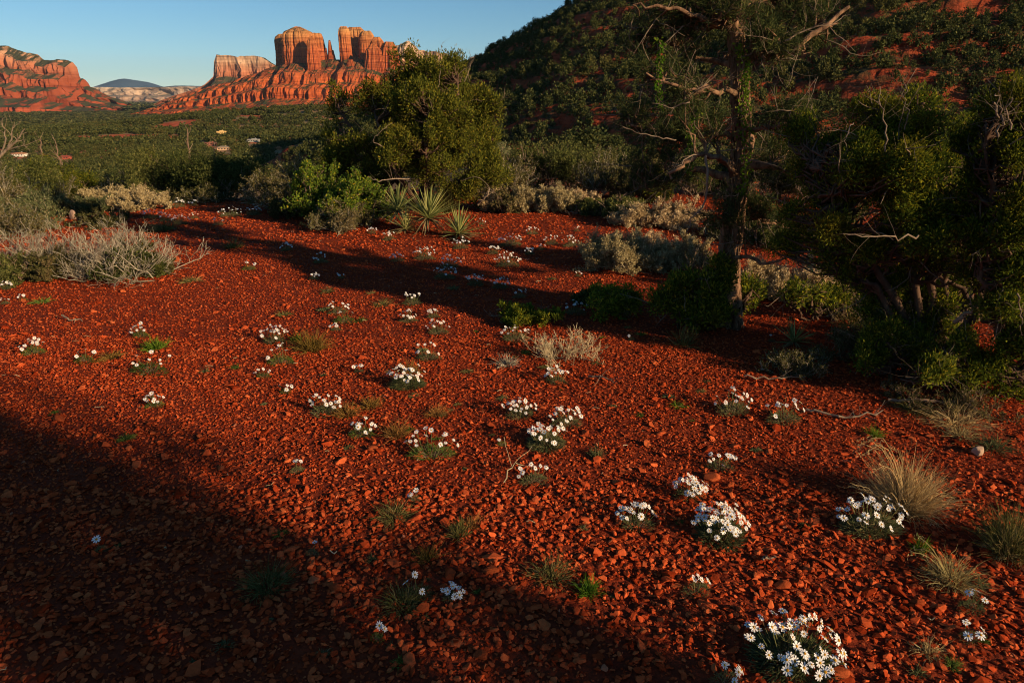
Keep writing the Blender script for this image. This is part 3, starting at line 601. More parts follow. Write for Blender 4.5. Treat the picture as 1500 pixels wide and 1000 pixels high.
def big_tree(name, base, D, lobes, limbs, label, leafm, barkm, seed, nclump, per, L, W, rc, limb_r=.05, dead=40, deadL=(.15, .4), cat='tree', up=.35, wood2=None, bias=.45, twr=.006, deadtr=(.3, 1.0), extra_dead=(), spray=None):
    rng = rng_(seed); flat, upk = (1.1, .15) if name == 'juniper_tree' and L < .03 else (1.45, .4); root = empty(name, base); tag(root, label, cat)
    E0 = local(base, D, lobes) if lobes and len(lobes[0]) < 7 else lobes
    E = []                                    # boughs: every lobe breaks up into smaller ones standing out of it
    for e in E0:
        E.append((e[0], e[1], e[2], e[3]*.62, e[4]*.62, e[5]*.62))
        for q in sph(rng, 7): E.append((e[0]+q[0]*e[3]*.68, e[1]+q[1]*e[4]*.68, e[2]+q[2]*e[5]*.68, e[3]*.34, e[4]*.34, e[5]*.36))
    LB = [smooth_path(l, 14, rng, .012) for l in limbs]
    C = crown_points(rng, E, nclump, bias); C = C[C[:, 2] > .05]
    tw = stick_to_limbs(rng, LB, C, wob=.025)
    b = MB()
    for k, l in enumerate(LB):
        r0 = limb_r[k] if isinstance(limb_r, (list, tuple)) else limb_r
        b.tubes(l[None], np.linspace(r0, r0*.28, 14)[None]*(1+.08*rng.normal(size=(1, 14))), 9)
    b.tubes(tw, np.linspace(1.6, .5, 6)[None]*twr*rng.uniform(.7, 1.6, (len(tw), 1)), 4)
    b.build('trunk', barkm, root, smooth=True)
    b = MB()
    if spray: needles(b, rng, tw, C, spray)
    else: foliage(b, rng, C, rc*rng.uniform(.6, 1.3, len(C)), per, L, W, 0, up+upk, flat)
    b.build('crown', leafm, root)
    if dead:
        b = MB(); s = rng.choice(len(tw), min(dead, len(tw)), False)
        P1, R1 = grow(rng, tw[s], np.full((len(s), 6), twr*.9), 1, deadtr, deadL, .75, .12, 7, .17, 1, .25)
        P2, R2 = grow(rng, P1, R1, 3, (.25, .95), (deadL[0]*.4, deadL[1]*.5), .6, .1, 5, .2, .6, .3)
        b.tubes(P1, R1, 4); b.tubes(P2, R2, 3); b.build('twigs', M['dead_wood'], root, smooth=True)
        for path, r in extra_dead:
            b = MB(); r *= .7; q = smooth_path(path, 12, rng, .008); b.tubes(q[None], np.linspace(r, r*.3, 12)[None], 6)
            P3, R3 = grow(rng, q[None], np.linspace(r, r*.3, 12)[None], 7, (.3, 1), (.08, .22), .6, .1, 5, .18, .5, .3); b.tubes(P3, R3*.7, 4)
            b.build('dead_branch', M['dead_wood'], root, smooth=True)
    return root
def needles(mb, rng, tw, C, sp):
    n_t, n_n, Ln, Wn = sp
    P, R = grow(rng, tw, np.full(tw.shape[:2], .004), n_t, (.45, 1.0), (.05, .16), .6, .2, 4, .25)
    tip = P[:, 1:].reshape(-1, 3); dr = unit(P[:, 1:]-P[:, :-1]).reshape(-1, 3)
    B = np.repeat(tip, n_n, 0)+rng.normal(size=(len(tip)*n_n, 3))*.008; D = np.repeat(dr, n_n, 0)*.7+sph(rng, len(B))*.9
    mb.leaves(B, D, Ln*rng.uniform(.6, 1.2, len(B)), Wn, rng)
    mb.tubes(P, R*.4, 3)

# --- the big juniper in the middle
jb = gat(618, 306); JD = jb.y
lob = [(604, 106, 22, 24, .1), (602, 86, 14, 13, 0), (578, 84, 8, 8, 0), (640, 110, 34, 28, -.1), (664, 100, 22, 20, .1), (535, 146, 34, 22, 0), (492, 150, 16, 26, .2), (580, 152, 44, 36, -.1), (622, 160, 52, 48, -.5), (690, 140, 38, 36, .1), (712, 190, 28, 50, 0), (660, 190, 52, 50, -.6),
       (520, 210, 40, 34, -.1), (585, 215, 55, 38, -.6), (500, 236, 30, 34, 0), (516, 268, 34, 24, .1), (548, 286, 28, 16, .2), (728, 268, 22, 26, 0), (706, 296, 22, 14, .1), (640, 240, 58, 36, -.5), (700, 250, 38, 34, -.3), (560, 245, 30, 20, -.2), (620, 130, 80, 60, .7, .6), (720, 235, 24, 50, .3), (480, 200, 12, 22, .1), (676, 285, 26, 18, -.3)]
limbs = [lp(jb, JD, q) for q in ([(618, 308), (625, 280), (615, 240, .1), (590, 190, .2), (575, 130, .2)], [(618, 308), (630, 275, -.1), (655, 235, -.3), (668, 190, -.4), (672, 120, -.2)], [(618, 308), (600, 280), (560, 250), (520, 200), (495, 160)],
        [(622, 308), (650, 280, -.2), (690, 250), (712, 190, .1), (705, 130, .1)], [(615, 308), (618, 260, .4), (622, 200, .6), (620, 140, .6), (608, 80, .2)], [(616, 308), (596, 276, -.4), (575, 245, -.6), (560, 200, -.5), (545, 150, -.1)], [(618, 308), (622, 270, -.4), (625, 215, -.8), (628, 160, -.8)])]
ed = [(lp(jb, JD, [(560, 215, -1.0), (548, 205, -1.1), (560, 190, -1.15), (575, 180, -1.1)]), .009), (lp(jb, JD, [(600, 262, -.8), (575, 262, -1.0), (553, 265, -1.1), (540, 258, -1.1)]), .016), (lp(jb, JD, [(640, 130, -.3), (645, 100, -.3), (643, 80, -.2), (650, 62, -.2)]), .008),
      (lp(jb, JD, [(680, 120, -.3), (690, 95, -.2), (687, 75, -.1)]), .007), (lp(jb, JD, [(700, 300, -.5), (712, 288, -.6), (716, 276, -.6)]), .03), (lp(jb, JD, [(676, 265, -.9), (700, 260, -1), (722, 280, -1), (735, 295, -1)]), .008)]
big_tree('juniper_tree', jb, JD, lob, limbs, 'big round juniper with dense olive foliage standing behind the yuccas', M['juniper'], M['bark_juniper'], 301, 1450, 95, .042, .0155, .095, [.07, .065, .05, .05, .05, .04, .04], 130, (.15, .38), extra_dead=ed)

# --- the pine right of the clearing
pb = gat(1072, 478); PD = pb.y
tr = lp(pb, PD, [(1073, 492), (1068, 440), (1068, 380), (1077, 300), (1086, 215), (1084, 130), (1078, 50), (1080, -60), (1078, -200), (1076, -340)])
plimbs = [lp(pb, PD, q) for q in (
    [(1074, 258), (1066, 240, -.1), (1045, 228, -.25), (1022, 228, -.35), (1000, 242, -.4), (978, 262, -.4)], [(1076, 270), (1050, 255, .1), (1010, 250, .15), (965, 268, .2), (930, 275, .3)],
    [(1084, 250), (1120, 238, -.1), (1165, 255, -.2), (1215, 275, -.2), (1260, 312, -.2)], [(1086, 200), (1050, 196, .1), (1000, 205, .2), (950, 190, .3), (915, 170, .4)], [(1084, 190), (1110, 188, -.2), (1150, 182, -.4), (1190, 190, -.5)],
    [(1084, 140), (1040, 130, -.2), (1000, 130, -.3), (950, 110, -.3)], [(1083, 92), (1110, 78, -.1), (1150, 76, -.2), (1190, 55, -.2), (1240, 12, -.1)], [(1080, 95), (1040, 92, .2), (1000, 70, .3), (940, 40, .4)],
    [(1080, 40), (1030, 30, -.1), (980, 10, -.2), (930, 5, -.2)], [(1080, 20), (1120, 0, .2), (1180, -10, .3), (1240, -30, .3)], [(1080, -60), (1040, -80, 0), (990, -100)], [(1080, -70), (1130, -90, .1), (1190, -110)], [(1078, -150), (1040, -190, .2), (1000, -230)], [(1078, -160), (1120, -200, -.2), (1160, -250)],
    [(1070, 330), (1100, 318, .2), (1140, 330, .4), (1180, 345, .5)], [(1070, 372), (1110, 384, -.2), (1160, 378, -.4), (1210, 386, -.5)], [(1077, -280), (1070, -380), (1080, -460)])]
plob = [(1065, 10, 60, 26, -.1), (1140, 20, 60, 30, .2), (980, 22, 60, 28, .1), (940, 60, 30, 24, .4), (1200, 40, 40, 26, 0), (1010, 70, 36, 18, .1), (1130, 60, 50, 20, -.2), (965, 110, 34, 20, -.2), (1000, 140, 50, 26, -.2), (930, 165, 40, 30, .4), (1155, 165, 40, 22, -.3), (1185, 190, 34, 30, -.3), (985, 200, 60, 22, .2), (1050, 175, 30, 22, -.2),
        (940, 235, 46, 24, .3), (980, 265, 46, 16, .1), (1190, 245, 55, 28, -.2), (1240, 300, 34, 24, -.2), (1130, 225, 40, 22, .2), (1100, 300, 50, 26, .2), (1140, 330, 40, 22, .4), (1050, 320, 40, 26, -.1), (1075, 285, 34, 18, -.2), (1030, -90, 70, 40, 0), (1140, -100, 70, 40, .1), (1080, -220, 80, 60, 0), (1080, -380, 50, 70, 0)]
pr = rng_(330)
root = big_tree('pine_tree', pb, PD, plob, [tr]+plimbs, 'pine with a rough brown trunk and bare twisted twigs right of the clearing', M['pine'], M['bark_pine'], 331, 560, 0, 0, 0, 0, [.084]+[.028, .035, .034, .022, .02, .02, .036, .024, .02, .02, .025, .025, .02, .02, .016, .016, .03], 420, (.12, .36), bias=.5, twr=.0045, spray=(6, 8, .05, .0045),
    extra_dead=[(lp(pb, PD, [(1072, 250, -.1), (1062, 236, -.2), (1040, 227, -.3), (1018, 226, -.4), (1000, 238, -.45), (985, 246, -.45)]), .011), (lp(pb, PD, [(1034, 228, -.42), (1035, 262, -.44), (1031, 300, -.45), (1012, 322, -.45), (1004, 340, -.45)]), .012), (lp(pb, PD, [(1086, 240, -.15), (1110, 236, -.2), (1150, 250, -.3), (1200, 268, -.3), (1235, 296, -.3)]), .010), (lp(pb, PD, [(1084, 84, -.1), (1112, 74, -.15), (1142, 75, -.25), (1170, 68, -.3)]), .009),
                (lp(pb, PD, [(1010, 150, -.5), (985, 156, -.5), (955, 150, -.5)]), .006), (lp(pb, PD, [(990, 205, -.4), (950, 200, -.4), (915, 190, -.4)]), .007), (lp(pb, PD, [(1150, 60, -.3), (1200, 40, -.3), (1246, 22, -.3)]), .008)])
# bark plates on the trunk
b = MB(); rng = rng_(332); T = smooth_path(tr, 160); seg = rng.integers(4, 120, 1500); a = rng.uniform(0, 6.283, 1500); rr_ = .085*(1-seg/160*.72)
c = T[seg]+np.stack([np.cos(a)*rr_, np.sin(a)*rr_, rng.uniform(-.01, .01, 1500)], -1); tang = np.stack([-np.sin(a), np.cos(a), 0*a], -1); out_ = np.stack([np.cos(a), np.sin(a), 0*a], -1)
h = rng.uniform(.02, .06, 1500)[:, None]; w = rng.uniform(.008, .018, 1500)[:, None]; up_ = np.array([0, 0, 1.])
V = np.stack([c-up_*h/2-tang*w/2, c-up_*h/2+tang*w/2, c+up_*h/2+tang*w/2+out_*.004, c+up_*h/2-tang*w/2+out_*.004, c-up_*h*.3+out_*.012, c+up_*h*.3+out_*.012], 1)
F = (np.array([(0, 1, 4, 4), (1, 2, 5, 4), (2, 3, 5, 5), (3, 0, 4, 5)])[None]+(np.arange(1500)*6)[:, None, None]).reshape(-1, 4)
F3 = np.concatenate([(np.array([(0, 1, 4), (2, 3, 5)])[None]+(np.arange(1500)*6)[:, None, None]).reshape(-1, 3)]); F4 = (np.array([(1, 2, 5, 4), (3, 0, 4, 5)])[None]+(np.arange(1500)*6)[:, None, None]).reshape(-1, 4)
b.add(V.reshape(-1, 3), F4); b.f.append((F3, 0)); b.build('bark', M['bark_pine'], root)

# --- vines hanging in the pine
def vine(pts, label, r=.03, n=260, leaf=.022):
    base = at(*pts[0][:2], PD+(pts[0][2] if len(pts[0]) > 2 else 0)); rng = rng_(int(pts[0][0]))
    root = empty('vine', base); tag(root, label, 'vine', 'vines hanging in the pine'); P = smooth_path([tuple(at(q[0], q[1], PD+(q[2] if len(q) > 2 else 0))-base) for q in pts], 30, rng, .004)
    b = MB(); b.tubes(P[None], np.full((1, 30), .003), 4); b.build('stem', M['twig_brown'], root)
    i = rng.integers(0, 29, n); f = rng.random(n)[:, None]; B = P[i]*(1-f)+P[i+1]*f+rng.normal(size=(n, 3))*r*.45
    b = MB(); b.leaves(B, sph(rng, n)-np.array([0, 0, .4]), leaf*rng.uniform(.6, 1.3, n), leaf*.7, rng, 0, .15); b.build('leaves', M['vine'], root)
vine([(967, 58, -.3), (966, 90, -.3), (964, 120, -.3), (967, 156, -.3)], 'thin green vine hanging down at the left edge of the pine crown')
vine([(1082, 62, -.16), (1090, 110, -.17), (1086, 170, -.17), (1092, 250, -.17), (1086, 285, -.16)], 'bright green vine climbing along the pine trunk', .035, 460)
vine([(1096, 90, -.16), (1094, 130, -.18), (1099, 200, -.18), (1092, 262, -.16)], 'narrow green vine just right of the one on the pine trunk', .02, 260)
vine([(1020, 160, -.3), (1014, 190, -.3), (1013, 215, -.3), (1010, 250, -.3)], 'short green vine hanging above the forked dead branch of the pine')

# --- the dark junipers at the right
def jun(name, u, v, lob, limbs, label, seed, ncl, per=150, L=.022, W=.0068, rc=.065, dead=80, lr=.03, mat='juniper_dark', ed=(), dl=(.12, .34), D=None, cat='tree', bias=.42, twr=.005):
    b0 = gat(u, v) if D is None else Vector((at(u, v, D).x, D, 0))
    if D is not None: b0.z = float(gz(b0.x, b0.y))-.03
    d = b0.y; return big_tree(name, b0, d, lob, [lp(b0, d, q) for q in limbs], label, M[mat], M['bark_juniper'], seed, ncl, per, L, W, rc, lr, dead, dl, cat=cat, extra_dead=[(lp(b0, d, q), r) for q, r in ed], bias=bias, twr=twr)
jun('juniper_tree', 1345, 540, [(1290, 165, 34, 26, 0), (1345, 150, 30, 20, .1), (1255, 200, 36, 26, .1), (1330, 190, 46, 30, -.1), (1215, 225, 34, 26, .2), (1280, 235, 60, 34, -.2), (1360, 235, 40, 36, .1), (1250, 280, 55, 36, 0), (1320, 300, 60, 40, -.2), (1380, 300, 34, 50, .1), (1290, 350, 70, 34, 0), (1220, 330, 34, 26, -.1), (1360, 370, 50, 36, 0), (1300, 410, 60, 26, .1), (1250, 400, 26, 16, 0), (1370, 430, 46, 30, .1), (1175, 190, 26, 24, .3), (1340, 470, 60, 26, .1), (1280, 455, 40, 20, .1), (1380, 500, 40, 24, .1), (1200, 280, 34, 30, .2), (1180, 240, 26, 24, .3), (1225, 380, 34, 24, .1), (1320, 250, 50, 40, -.3), (1350, 330, 50, 40, -.3), (1175, 310, 30, 26, .2), (1150, 355, 26, 20, .3), (1200, 355, 30, 24, .2), (1420, 380, 34, 40, -.3), (1415, 310, 30, 34, -.2)],
    [[(1345, 550), (1350, 480), (1335, 400), (1300, 300), (1290, 170)], [(1345, 550), (1360, 460), (1365, 370), (1350, 260), (1345, 150)], [(1345, 550), (1330, 470), (1280, 390), (1230, 320), (1205, 230)], [(1350, 550), (1375, 480), (1385, 400), (1385, 300)], [(1343, 545), (1400, 500, -.2), (1430, 450, -.1), (1400, 420), (1330, 380, .1)], [(1345, 545), (1310, 480), (1290, 430), (1260, 400)]],
    'dark juniper with pale dead twigs and sunlit yellow green top right of the pine', 351, 1000, dead=90, ed=[([(1297, 222, -.3), (1295, 190, -.3), (1292, 160, -.3), (1290, 128, -.3)], .007), ([(1325, 190, -.25), (1328, 165, -.25), (1327, 140, -.25), (1326, 112, -.25)], .005), ([(1345, 345, -.5), (1310, 348, -.55), (1270, 345, -.6), (1235, 338, -.6)], .008), ([(1400, 470, -.4), (1430, 450, -.45), (1450, 440, -.45)], .02), ([(1250, 180, -.2), (1240, 200, -.2), (1235, 230, -.2)], .005)])
jun('juniper_tree', 1505, 585, [(1470, 165, 34, 26, .1), (1500, 150, 30, 26, 0), (1440, 210, 34, 30, .2), (1490, 220, 50, 40, 0), (1530, 200, 40, 60, .1), (1440, 280, 34, 40, .1), (1490, 310, 50, 44, -.1), (1440, 350, 34, 34, 0), (1490, 390, 50, 40, -.1), (1530, 330, 40, 90, .1), (1465, 450, 40, 34, -.1), (1500, 500, 40, 40, -.1), (1545, 470, 40, 80, 0), (1480, 120, 12, 12, .1), (1440, 540, 40, 26, 0), (1490, 560, 40, 20, 0)],
    [[(1505, 590), (1500, 480), (1480, 370), (1450, 280), (1440, 200)], [(1505, 590), (1510, 470), (1505, 330), (1500, 160)], [(1510, 590), (1530, 470), (1540, 330), (1535, 200)], [(1503, 585), (1470, 500), (1445, 430), (1440, 350)]],
    'tall dark juniper with bare grey twigs at the right edge of the photo', 352, 700, dead=80, ed=[([(1462, 200, -.3), (1466, 170, -.3), (1463, 135, -.3)], .008), ([(1480, 190, -.3), (1475, 160, -.3), (1480, 140, -.3)], .006), ([(1455, 150, -.2), (1462, 170, -.2), (1470, 180, -.2)], .008), ([(1490, 430, -.4), (1497, 460, -.4), (1499, 490, -.4)], .006)])
jun('juniper_tree', 1420, 470, [(1400, 390, 50, 30, .2), (1440, 400, 50, 40, .2), (1400, 240, 44, 40, .3), (1430, 280, 40, 50, .2), (1410, 190, 30, 22, .3), (1290, 470, 50, 40, .4), (1330, 420, 50, 50, .4), (1345, 500, 34, 22, -.55), (1385, 470, 34, 22, -.6), (1310, 520, 30, 18, -.5), (1470, 520, 30, 24, -.6), (1390, 330, 50, 40, .3), (1430, 330, 50, 50, .3), (1440, 460, 60, 34, .1), (1380, 470, 40, 24, 0)],
    [[(1420, 500), (1420, 420), (1400, 330)], [(1420, 500), (1440, 420), (1440, 340)], [(1420, 495), (1450, 470), (1480, 450)]], 'shaded dense juniper filling the gap between the two dark junipers', 353, 640, D=5.0, dead=40)
jun('juniper_sapling', 1400, 582, [(1405, 505, 20, 22), (1380, 535, 28, 18, -.05), (1425, 530, 26, 22, .05), (1400, 550, 36, 16), (1360, 548, 18, 8, -.1), (1445, 545, 14, 12, 0), (1415, 490, 8, 10)],
    [[(1398, 585), (1400, 550), (1406, 500)], [(1398, 585), (1380, 560), (1350, 552), (1330, 553)], [(1400, 585), (1425, 555), (1440, 530)], [(1400, 585), (1385, 550), (1378, 525)]], 'small sunlit juniper sapling with pale twigs below the dark junipers', 354, 110, 70, .026, .008, .04, 50, .009, ed=[([(1390, 560, -.1), (1360, 553, -.12), (1325, 553, -.12)], .005)], dl=(.06, .2), cat='sapling', twr=.0025)
jun('juniper_shrub', 1010, 478, [(1000, 425, 40, 26), (1040, 430, 34, 30, -.1), (975, 440, 26, 20), (1020, 455, 50, 18, -.1), (1060, 400, 24, 24, -.1), (1095, 430, 22, 30, .1)], [[(1012, 480), (1005, 445), (1000, 420)], [(1015, 480), (1040, 440), (1060, 400)], [(1012, 480), (985, 455), (970, 440)], [(1015, 480), (1070, 460), (1095, 430)]], 'dark low juniper in the shade at the foot of the pine', 355, 260, 80, .03, .011, .06, 20, .015, cat='shrub')
jun('juniper_shrub', 1320, 556, [(1300, 500, 34, 24), (1340, 505, 34, 26), (1370, 520, 24, 20), (1275, 520, 24, 16)], [[(1320, 560), (1310, 530), (1300, 500)], [(1320, 560), (1345, 530), (1360, 505)]], 'low dark juniper shrub at the foot of the leaning trunks', 357, 170, 110, .022, .0068, .05, 40, .010, cat='shrub', twr=.003)
jun('juniper_shrub', 1190, 470, [(1160, 425, 26, 14), (1190, 430, 30, 18), (1230, 440, 34, 22, .1), (1280, 450, 40, 24, .1), (1240, 475, 40, 16)], [[(1195, 485), (1190, 450), (1185, 420)], [(1195, 485), (1240, 460), (1280, 440)], [(1195, 485), (1165, 450), (1155, 425)]], 'shaded twiggy shrub between the pine and the dark junipers', 356, 150, 60, .03, .011, .06, 40, .012, cat='shrub')

# --- shrubs
def shrub(u, v, w, h, kind, label, D=None, seed=None, dens=1.0, cat='shrub', group=None, name=None, depth=1.0, lift=0.0):
    """kinds: bare twigs, twigs with pale seed leaf, leafy scrub, leafy broadleaf"""
    if D is None: p = gat(u, v)
    else: p = at(u, v, D); p.z = float(gz(p.x, p.y))
    p.z -= .02; dist = dep(p); hw = w*dist/2000; H = h*dist/1000*1.02; seed = seed or int(u*7+v*13); rng = rng_(seed)
    K = {'twig': ('twig_grey', None, 0), 'twigbrown': ('twig_brown', 'scrub_warm', .25), 'sage': ('twig_tan', 'sage', 1.0), 'sagegreen': ('twig_tan', 'sage_green', 1.0), 'scrub': ('twig_brown', 'scrub', 1.6), 'warm': ('twig_brown', 'scrub_warm', 1.2), 'broad': ('twig_brown', 'broadleaf', 1.0), 'greenjun': ('twig_brown', 'juniper', 1.8), 'darkjun': ('twig_brown', 'juniper_dark', 1.8), 'tan': ('twig_tan', None, 0), 'greytwig': ('twig_grey', 'scrub_warm', .5)}[kind]
    root = empty(name or 'desert_shrub', p, rng.uniform(0, 6.28)*0); tag(root, label, cat, group)
    n0 = int(26*dens) if K[2] < 1.5 else 14
    a = rng.uniform(0, 6.283, n0); el = np.arccos(rng.uniform(.05, 1, n0)); t = np.linspace(0, 1, 6)[None, :]
    B = rng.normal(size=(n0, 3))*np.array([hw*.28, hw*.28*depth, 0]); tip = np.stack([np.sin(el)*np.cos(a)*hw*.75, np.sin(el)*np.sin(a)*hw*.75*depth, np.cos(el)*H*.62+.08*H], -1)
    P = B[:, None]+tip[:, None]*t[:, :, None]; P[:, 1:] += np.cumsum(rng.normal(size=(n0, 5, 3)), 1)*hw*.035; P[:, :, 2] = np.maximum(P[:, :, 2], -.02)
    sc = min(max(hw, H), 1.0*math.sqrt(hw*H)*.92); R = np.linspace(1, .45, 6)[None]*sc*.012*rng.uniform(.6, 1.3, (n0, 1))
    g1, r1 = grow(rng, P, R, 7, (.2, 1), (sc*.18, sc*.42), .55, .28, 5, .22, .6, .4); g2, r2 = grow(rng, g1, r1, 5 if K[2] < 1.5 else 2, (.25, 1), (sc*.08, sc*.22), .5, .25, 4, .25, .6, .4)
    mn = .0011*dist/4
    b = MB(); b.tubes(P, np.maximum(R, mn), 4); b.tubes(g1, np.maximum(r1, mn), 3); b.tubes(g2, np.maximum(r2, mn*.8), 3); b.build('stems', M[K[0]], root)
    if K[1]:
        b = MB(); tw = np.concatenate([g2[:, 1:].reshape(-1, 3), g1[:, 2:].reshape(-1, 3)]); pxm = dist/1000
        if K[2] >= 1.5:
            e = [(rng.normal()*hw*.4, rng.normal()*hw*.4*depth, H*rng.uniform(.3, .68), hw*rng.uniform(.4, .6), hw*rng.uniform(.4, .6)*depth, H*rng.uniform(.28, .4)) for _ in range(7)]
            foliage(b, rng, crown_points(rng, e, int(240*dens), .4), sc*.13, 42, max(.032, 3.4*pxm), max(.011, 1.4*pxm), 0, .4)
        else:
            per = int((5 if kind in ('sage', 'sagegreen', 'broad', 'warm') else 2)*dens+.5); Bp = np.repeat(tw, per, 0)+rng.normal(size=(len(tw)*per, 3))*sc*.035
            Lf, Wf = {'sage': (3.0, 1.3), 'sagegreen': (3.2, 1.3), 'broad': (3.6, 2.4), 'warm': (3.2, 1.5)}.get(kind, (3, 1.4))
            b.leaves(Bp, sph(rng, len(Bp))+np.array([0, 0, .8]), Lf*pxm*rng.uniform(.6, 1.3, len(Bp)), Wf*pxm, rng, 0, .1)
        b.build('leaves', M[K[1]], root)
    return root
S_ = shrub
S_(180, 402, 165, 88, 'twig', 'wide tangle of pale grey twigs with a green bush inside it at the left', dens=2.4, name='dead_shrub')
S_(95, 400, 90, 40, 'warm', 'low brown brush under the middle of the leafless shrubs')
S_(205, 400, 70, 40, 'scrub', 'green brush at the right inside the big twig tangle')
S_(160, 405, 110, 48, 'scrub', 'low green bush growing inside the big grey twig tangle')
S_(232, 402, 40, 26, 'warm', 'brownish tuft of brush at the right foot of the big grey twig tangle')
S_(70, 392, 130, 70, 'twig', 'grey leafless shrub left of the big twig tangle', dens=2.0, name='dead_shrub')
S_(15, 412, 70, 50, 'scrub', 'dark green bush in the lower left corner of the leafless shrubs')
S_(72, 408, 55, 45, 'warm', 'yellowish brush between the dark green bush and the twig tangle')
S_(10, 360, 110, 60, 'greytwig', 'grey brush at the left edge above the dark green bush', D=8.2)
S_(62, 322, 70, 48, 'sagegreen', 'round grey green sage left of the clearing', D=10.2)
S_(15, 330, 90, 90, 'greytwig', 'tall grey twiggy shrub at the left edge beside the round sage', D=10.6, dens=1.2)
S_(20, 300, 90, 80, 'scrub', 'olive bush behind the tall twiggy shrub at the left edge', D=13)
S_(70, 290, 90, 85, 'greenjun', 'green bush between the left edge and the dark round juniper', D=15)
S_(122, 275, 62, 58, 'greenjun', 'dark round juniper bush on the left of the slope', D=16, name='juniper_shrub')
S_(170, 305, 70, 34, 'sage', 'pale grey shrub below the dark round juniper bush', D=11.4, dens=1.1)
S_(207, 308, 62, 36, 'sage', 'pale grey shrub at the back left corner of the gravel', D=10.9, dens=1.1)
S_(150, 312, 60, 24, 'sagegreen', 'low green grey shrub in front of the pale ones at the back left', D=10.9)
S_(120, 316, 40, 20, 'greytwig', 'little brown shrub beside the pinkish boulder', D=10.2)
S_(100, 318, 80, 46, 'greytwig', 'brown twiggy shrub between the round sage and the pinkish boulder', D=10.9)
S_(40, 345, 90, 50, 'sagegreen', 'low sage behind the leafless shrubs at the left', D=8.9)
S_(150, 330, 70, 22, 'greytwig', 'low brown brush behind the right end of the big twig tangle', D=9.3)
S_(172, 292, 80, 50, 'greytwig', 'twiggy brown shrub behind the pale grey shrubs', D=14)
S_(255, 300, 100, 80, 'scrub', 'dark shaded bush at the left of the row behind the gravel', D=13.2, dens=1.3)
S_(262, 285, 70, 75, 'greenjun', 'juniper bush rising with dead stems above the shaded row', D=14.5, name='juniper_shrub')
S_(310, 300, 110, 84, 'scrub', 'wide dark bush in the middle of the shaded row', D=13, dens=1.3)
S_(352, 300, 90, 70, 'scrub', 'dark bush at the right of the shaded row', D=12.6, dens=1.2)
S_(225, 302, 60, 26, 'greytwig', 'thin grey brush at the left foot of the shaded row', D=12)
S_(300, 305, 80, 26, 'greytwig', 'thin grey brush at the foot of the wide dark bush', D=12)
S_(410, 320, 80, 78, 'greytwig', 'grey brown twiggy shrub left of the bright leafy bush', D=10.6, dens=1.4)
S_(440, 300, 70, 75, 'greytwig', 'grey twiggy shrub behind the bright leafy bush', D=12.5)
S_(425, 326, 50, 34, 'warm', 'low olive brush at the gravel edge left of the bright leafy bush', D=9.9)
S_(462, 320, 62, 112, 'broad', 'bright leafy bush with yellow green leaves, the taller left one', D=9.5, dens=1.0, name='leafy_bush')
S_(525, 322, 82, 88, 'broad', 'bright leafy bush beside the yuccas, the rounder right one', D=9.2, dens=1.0, name='leafy_bush')
S_(500, 332, 110, 44, 'greytwig', 'bare brown brush under the bright leafy bushes', D=9.0, dens=1.3)
S_(555, 325, 60, 48, 'greytwig', 'brown brush between the leafy bush and the yuccas', D=9.8)
for q in ((722, 322, 55, 36, 'sage', 'pale dry shrub right of the yuccas', 10.3), (768, 326, 62, 42, 'sage', 'pale dry shrub, second right of the yuccas', 10.2), (812, 326, 62, 42, 'sage', 'pale dry shrub behind the far right flowers', 10.2), (850, 328, 50, 34, 'sage', 'small pale shrub at the right end of the far row', 10.3),
          (905, 392, 112, 58, 'sage', 'broad pale straw coloured shrub at the right rim of the gravel', None), (950, 385, 70, 50, 'sage', 'pale shrub joined to the right side of the broad straw coloured one', None), (1000, 392, 80, 52, 'sage', 'pale shrub seen just left of the pine trunk', None), (1120, 432, 90, 58, 'sage', 'pale shrub seen just right of the pine trunk', None), (1185, 436, 100, 62, 'sage', 'pale shrub below the twiggy branches right of the pine', None), (1235, 430, 60, 50, 'sage', 'small pale shrub half hidden behind the dark junipers', None), (740, 318, 44, 40, 'twigbrown', 'thin brown upright shrub among the pale far shrubs', 10.1)):
    S_(*q[:6], D=q[6], dens=1.5 if q[2] > 70 else 1.2)
for q in ((930, 352, 70, 34, 'sage', 'low pale shrub at the back rim of the right gravel, left one', 9.0), (985, 356, 80, 40, 'sage', 'low pale shrub at the back rim of the right gravel, right one', 9.0), (1130, 385, 100, 54, 'scrub', 'dull green bush just behind the pale shrubs right of the pine', 7.9), (1215, 390, 110, 60, 'scrub', 'dull green bush between the pine and the dark junipers', 7.6), (1060, 372, 90, 44, 'greytwig', 'grey brush directly behind the pine trunk', 8.4), (745, 300, 80, 62, 'greytwig', 'grey brush in the gap right of the big juniper', 12.5), (792, 300, 90, 72, 'scrub', 'dark green bush behind the pale far shrubs, leftmost', 13), (838, 300, 80, 66, 'scrub', 'dark green bush behind the pale far shrubs, middle', 13), (880, 312, 80, 72, 'greytwig', 'leafless upright brush behind the broad straw coloured shrub', 12), (925, 322, 70, 66, 'warm', 'olive brush behind the broad straw coloured shrub', 11.3),
          (962, 330, 60, 60, 'greenjun', 'yellow green juniper bush left of the pine', 11.0), (1010, 330, 80, 70, 'scrub', 'dull green bush seen behind the pine trunk', 12), (1060, 330, 90, 70, 'warm', 'brown green bush behind the pine', 13), (1130, 340, 110, 80, 'warm', 'brown green bush right behind the pine', 12), (1200, 345, 120, 80, 'scrub', 'dull green bush behind the dark junipers', 11), (905, 350, 90, 34, 'scrub', 'low dark bush at the back rim of the right gravel', 9.6), (860, 338, 60, 24, 'scrub', 'low dark green bush at the end of the far shrub row', 9.9)):
    S_(*q[:6], D=q[6], dens=1.1)
S_(825, 524, 98, 58, 'tan', 'small leafless straw coloured bush standing alone on the gravel', dens=1.1, name='dead_shrub')
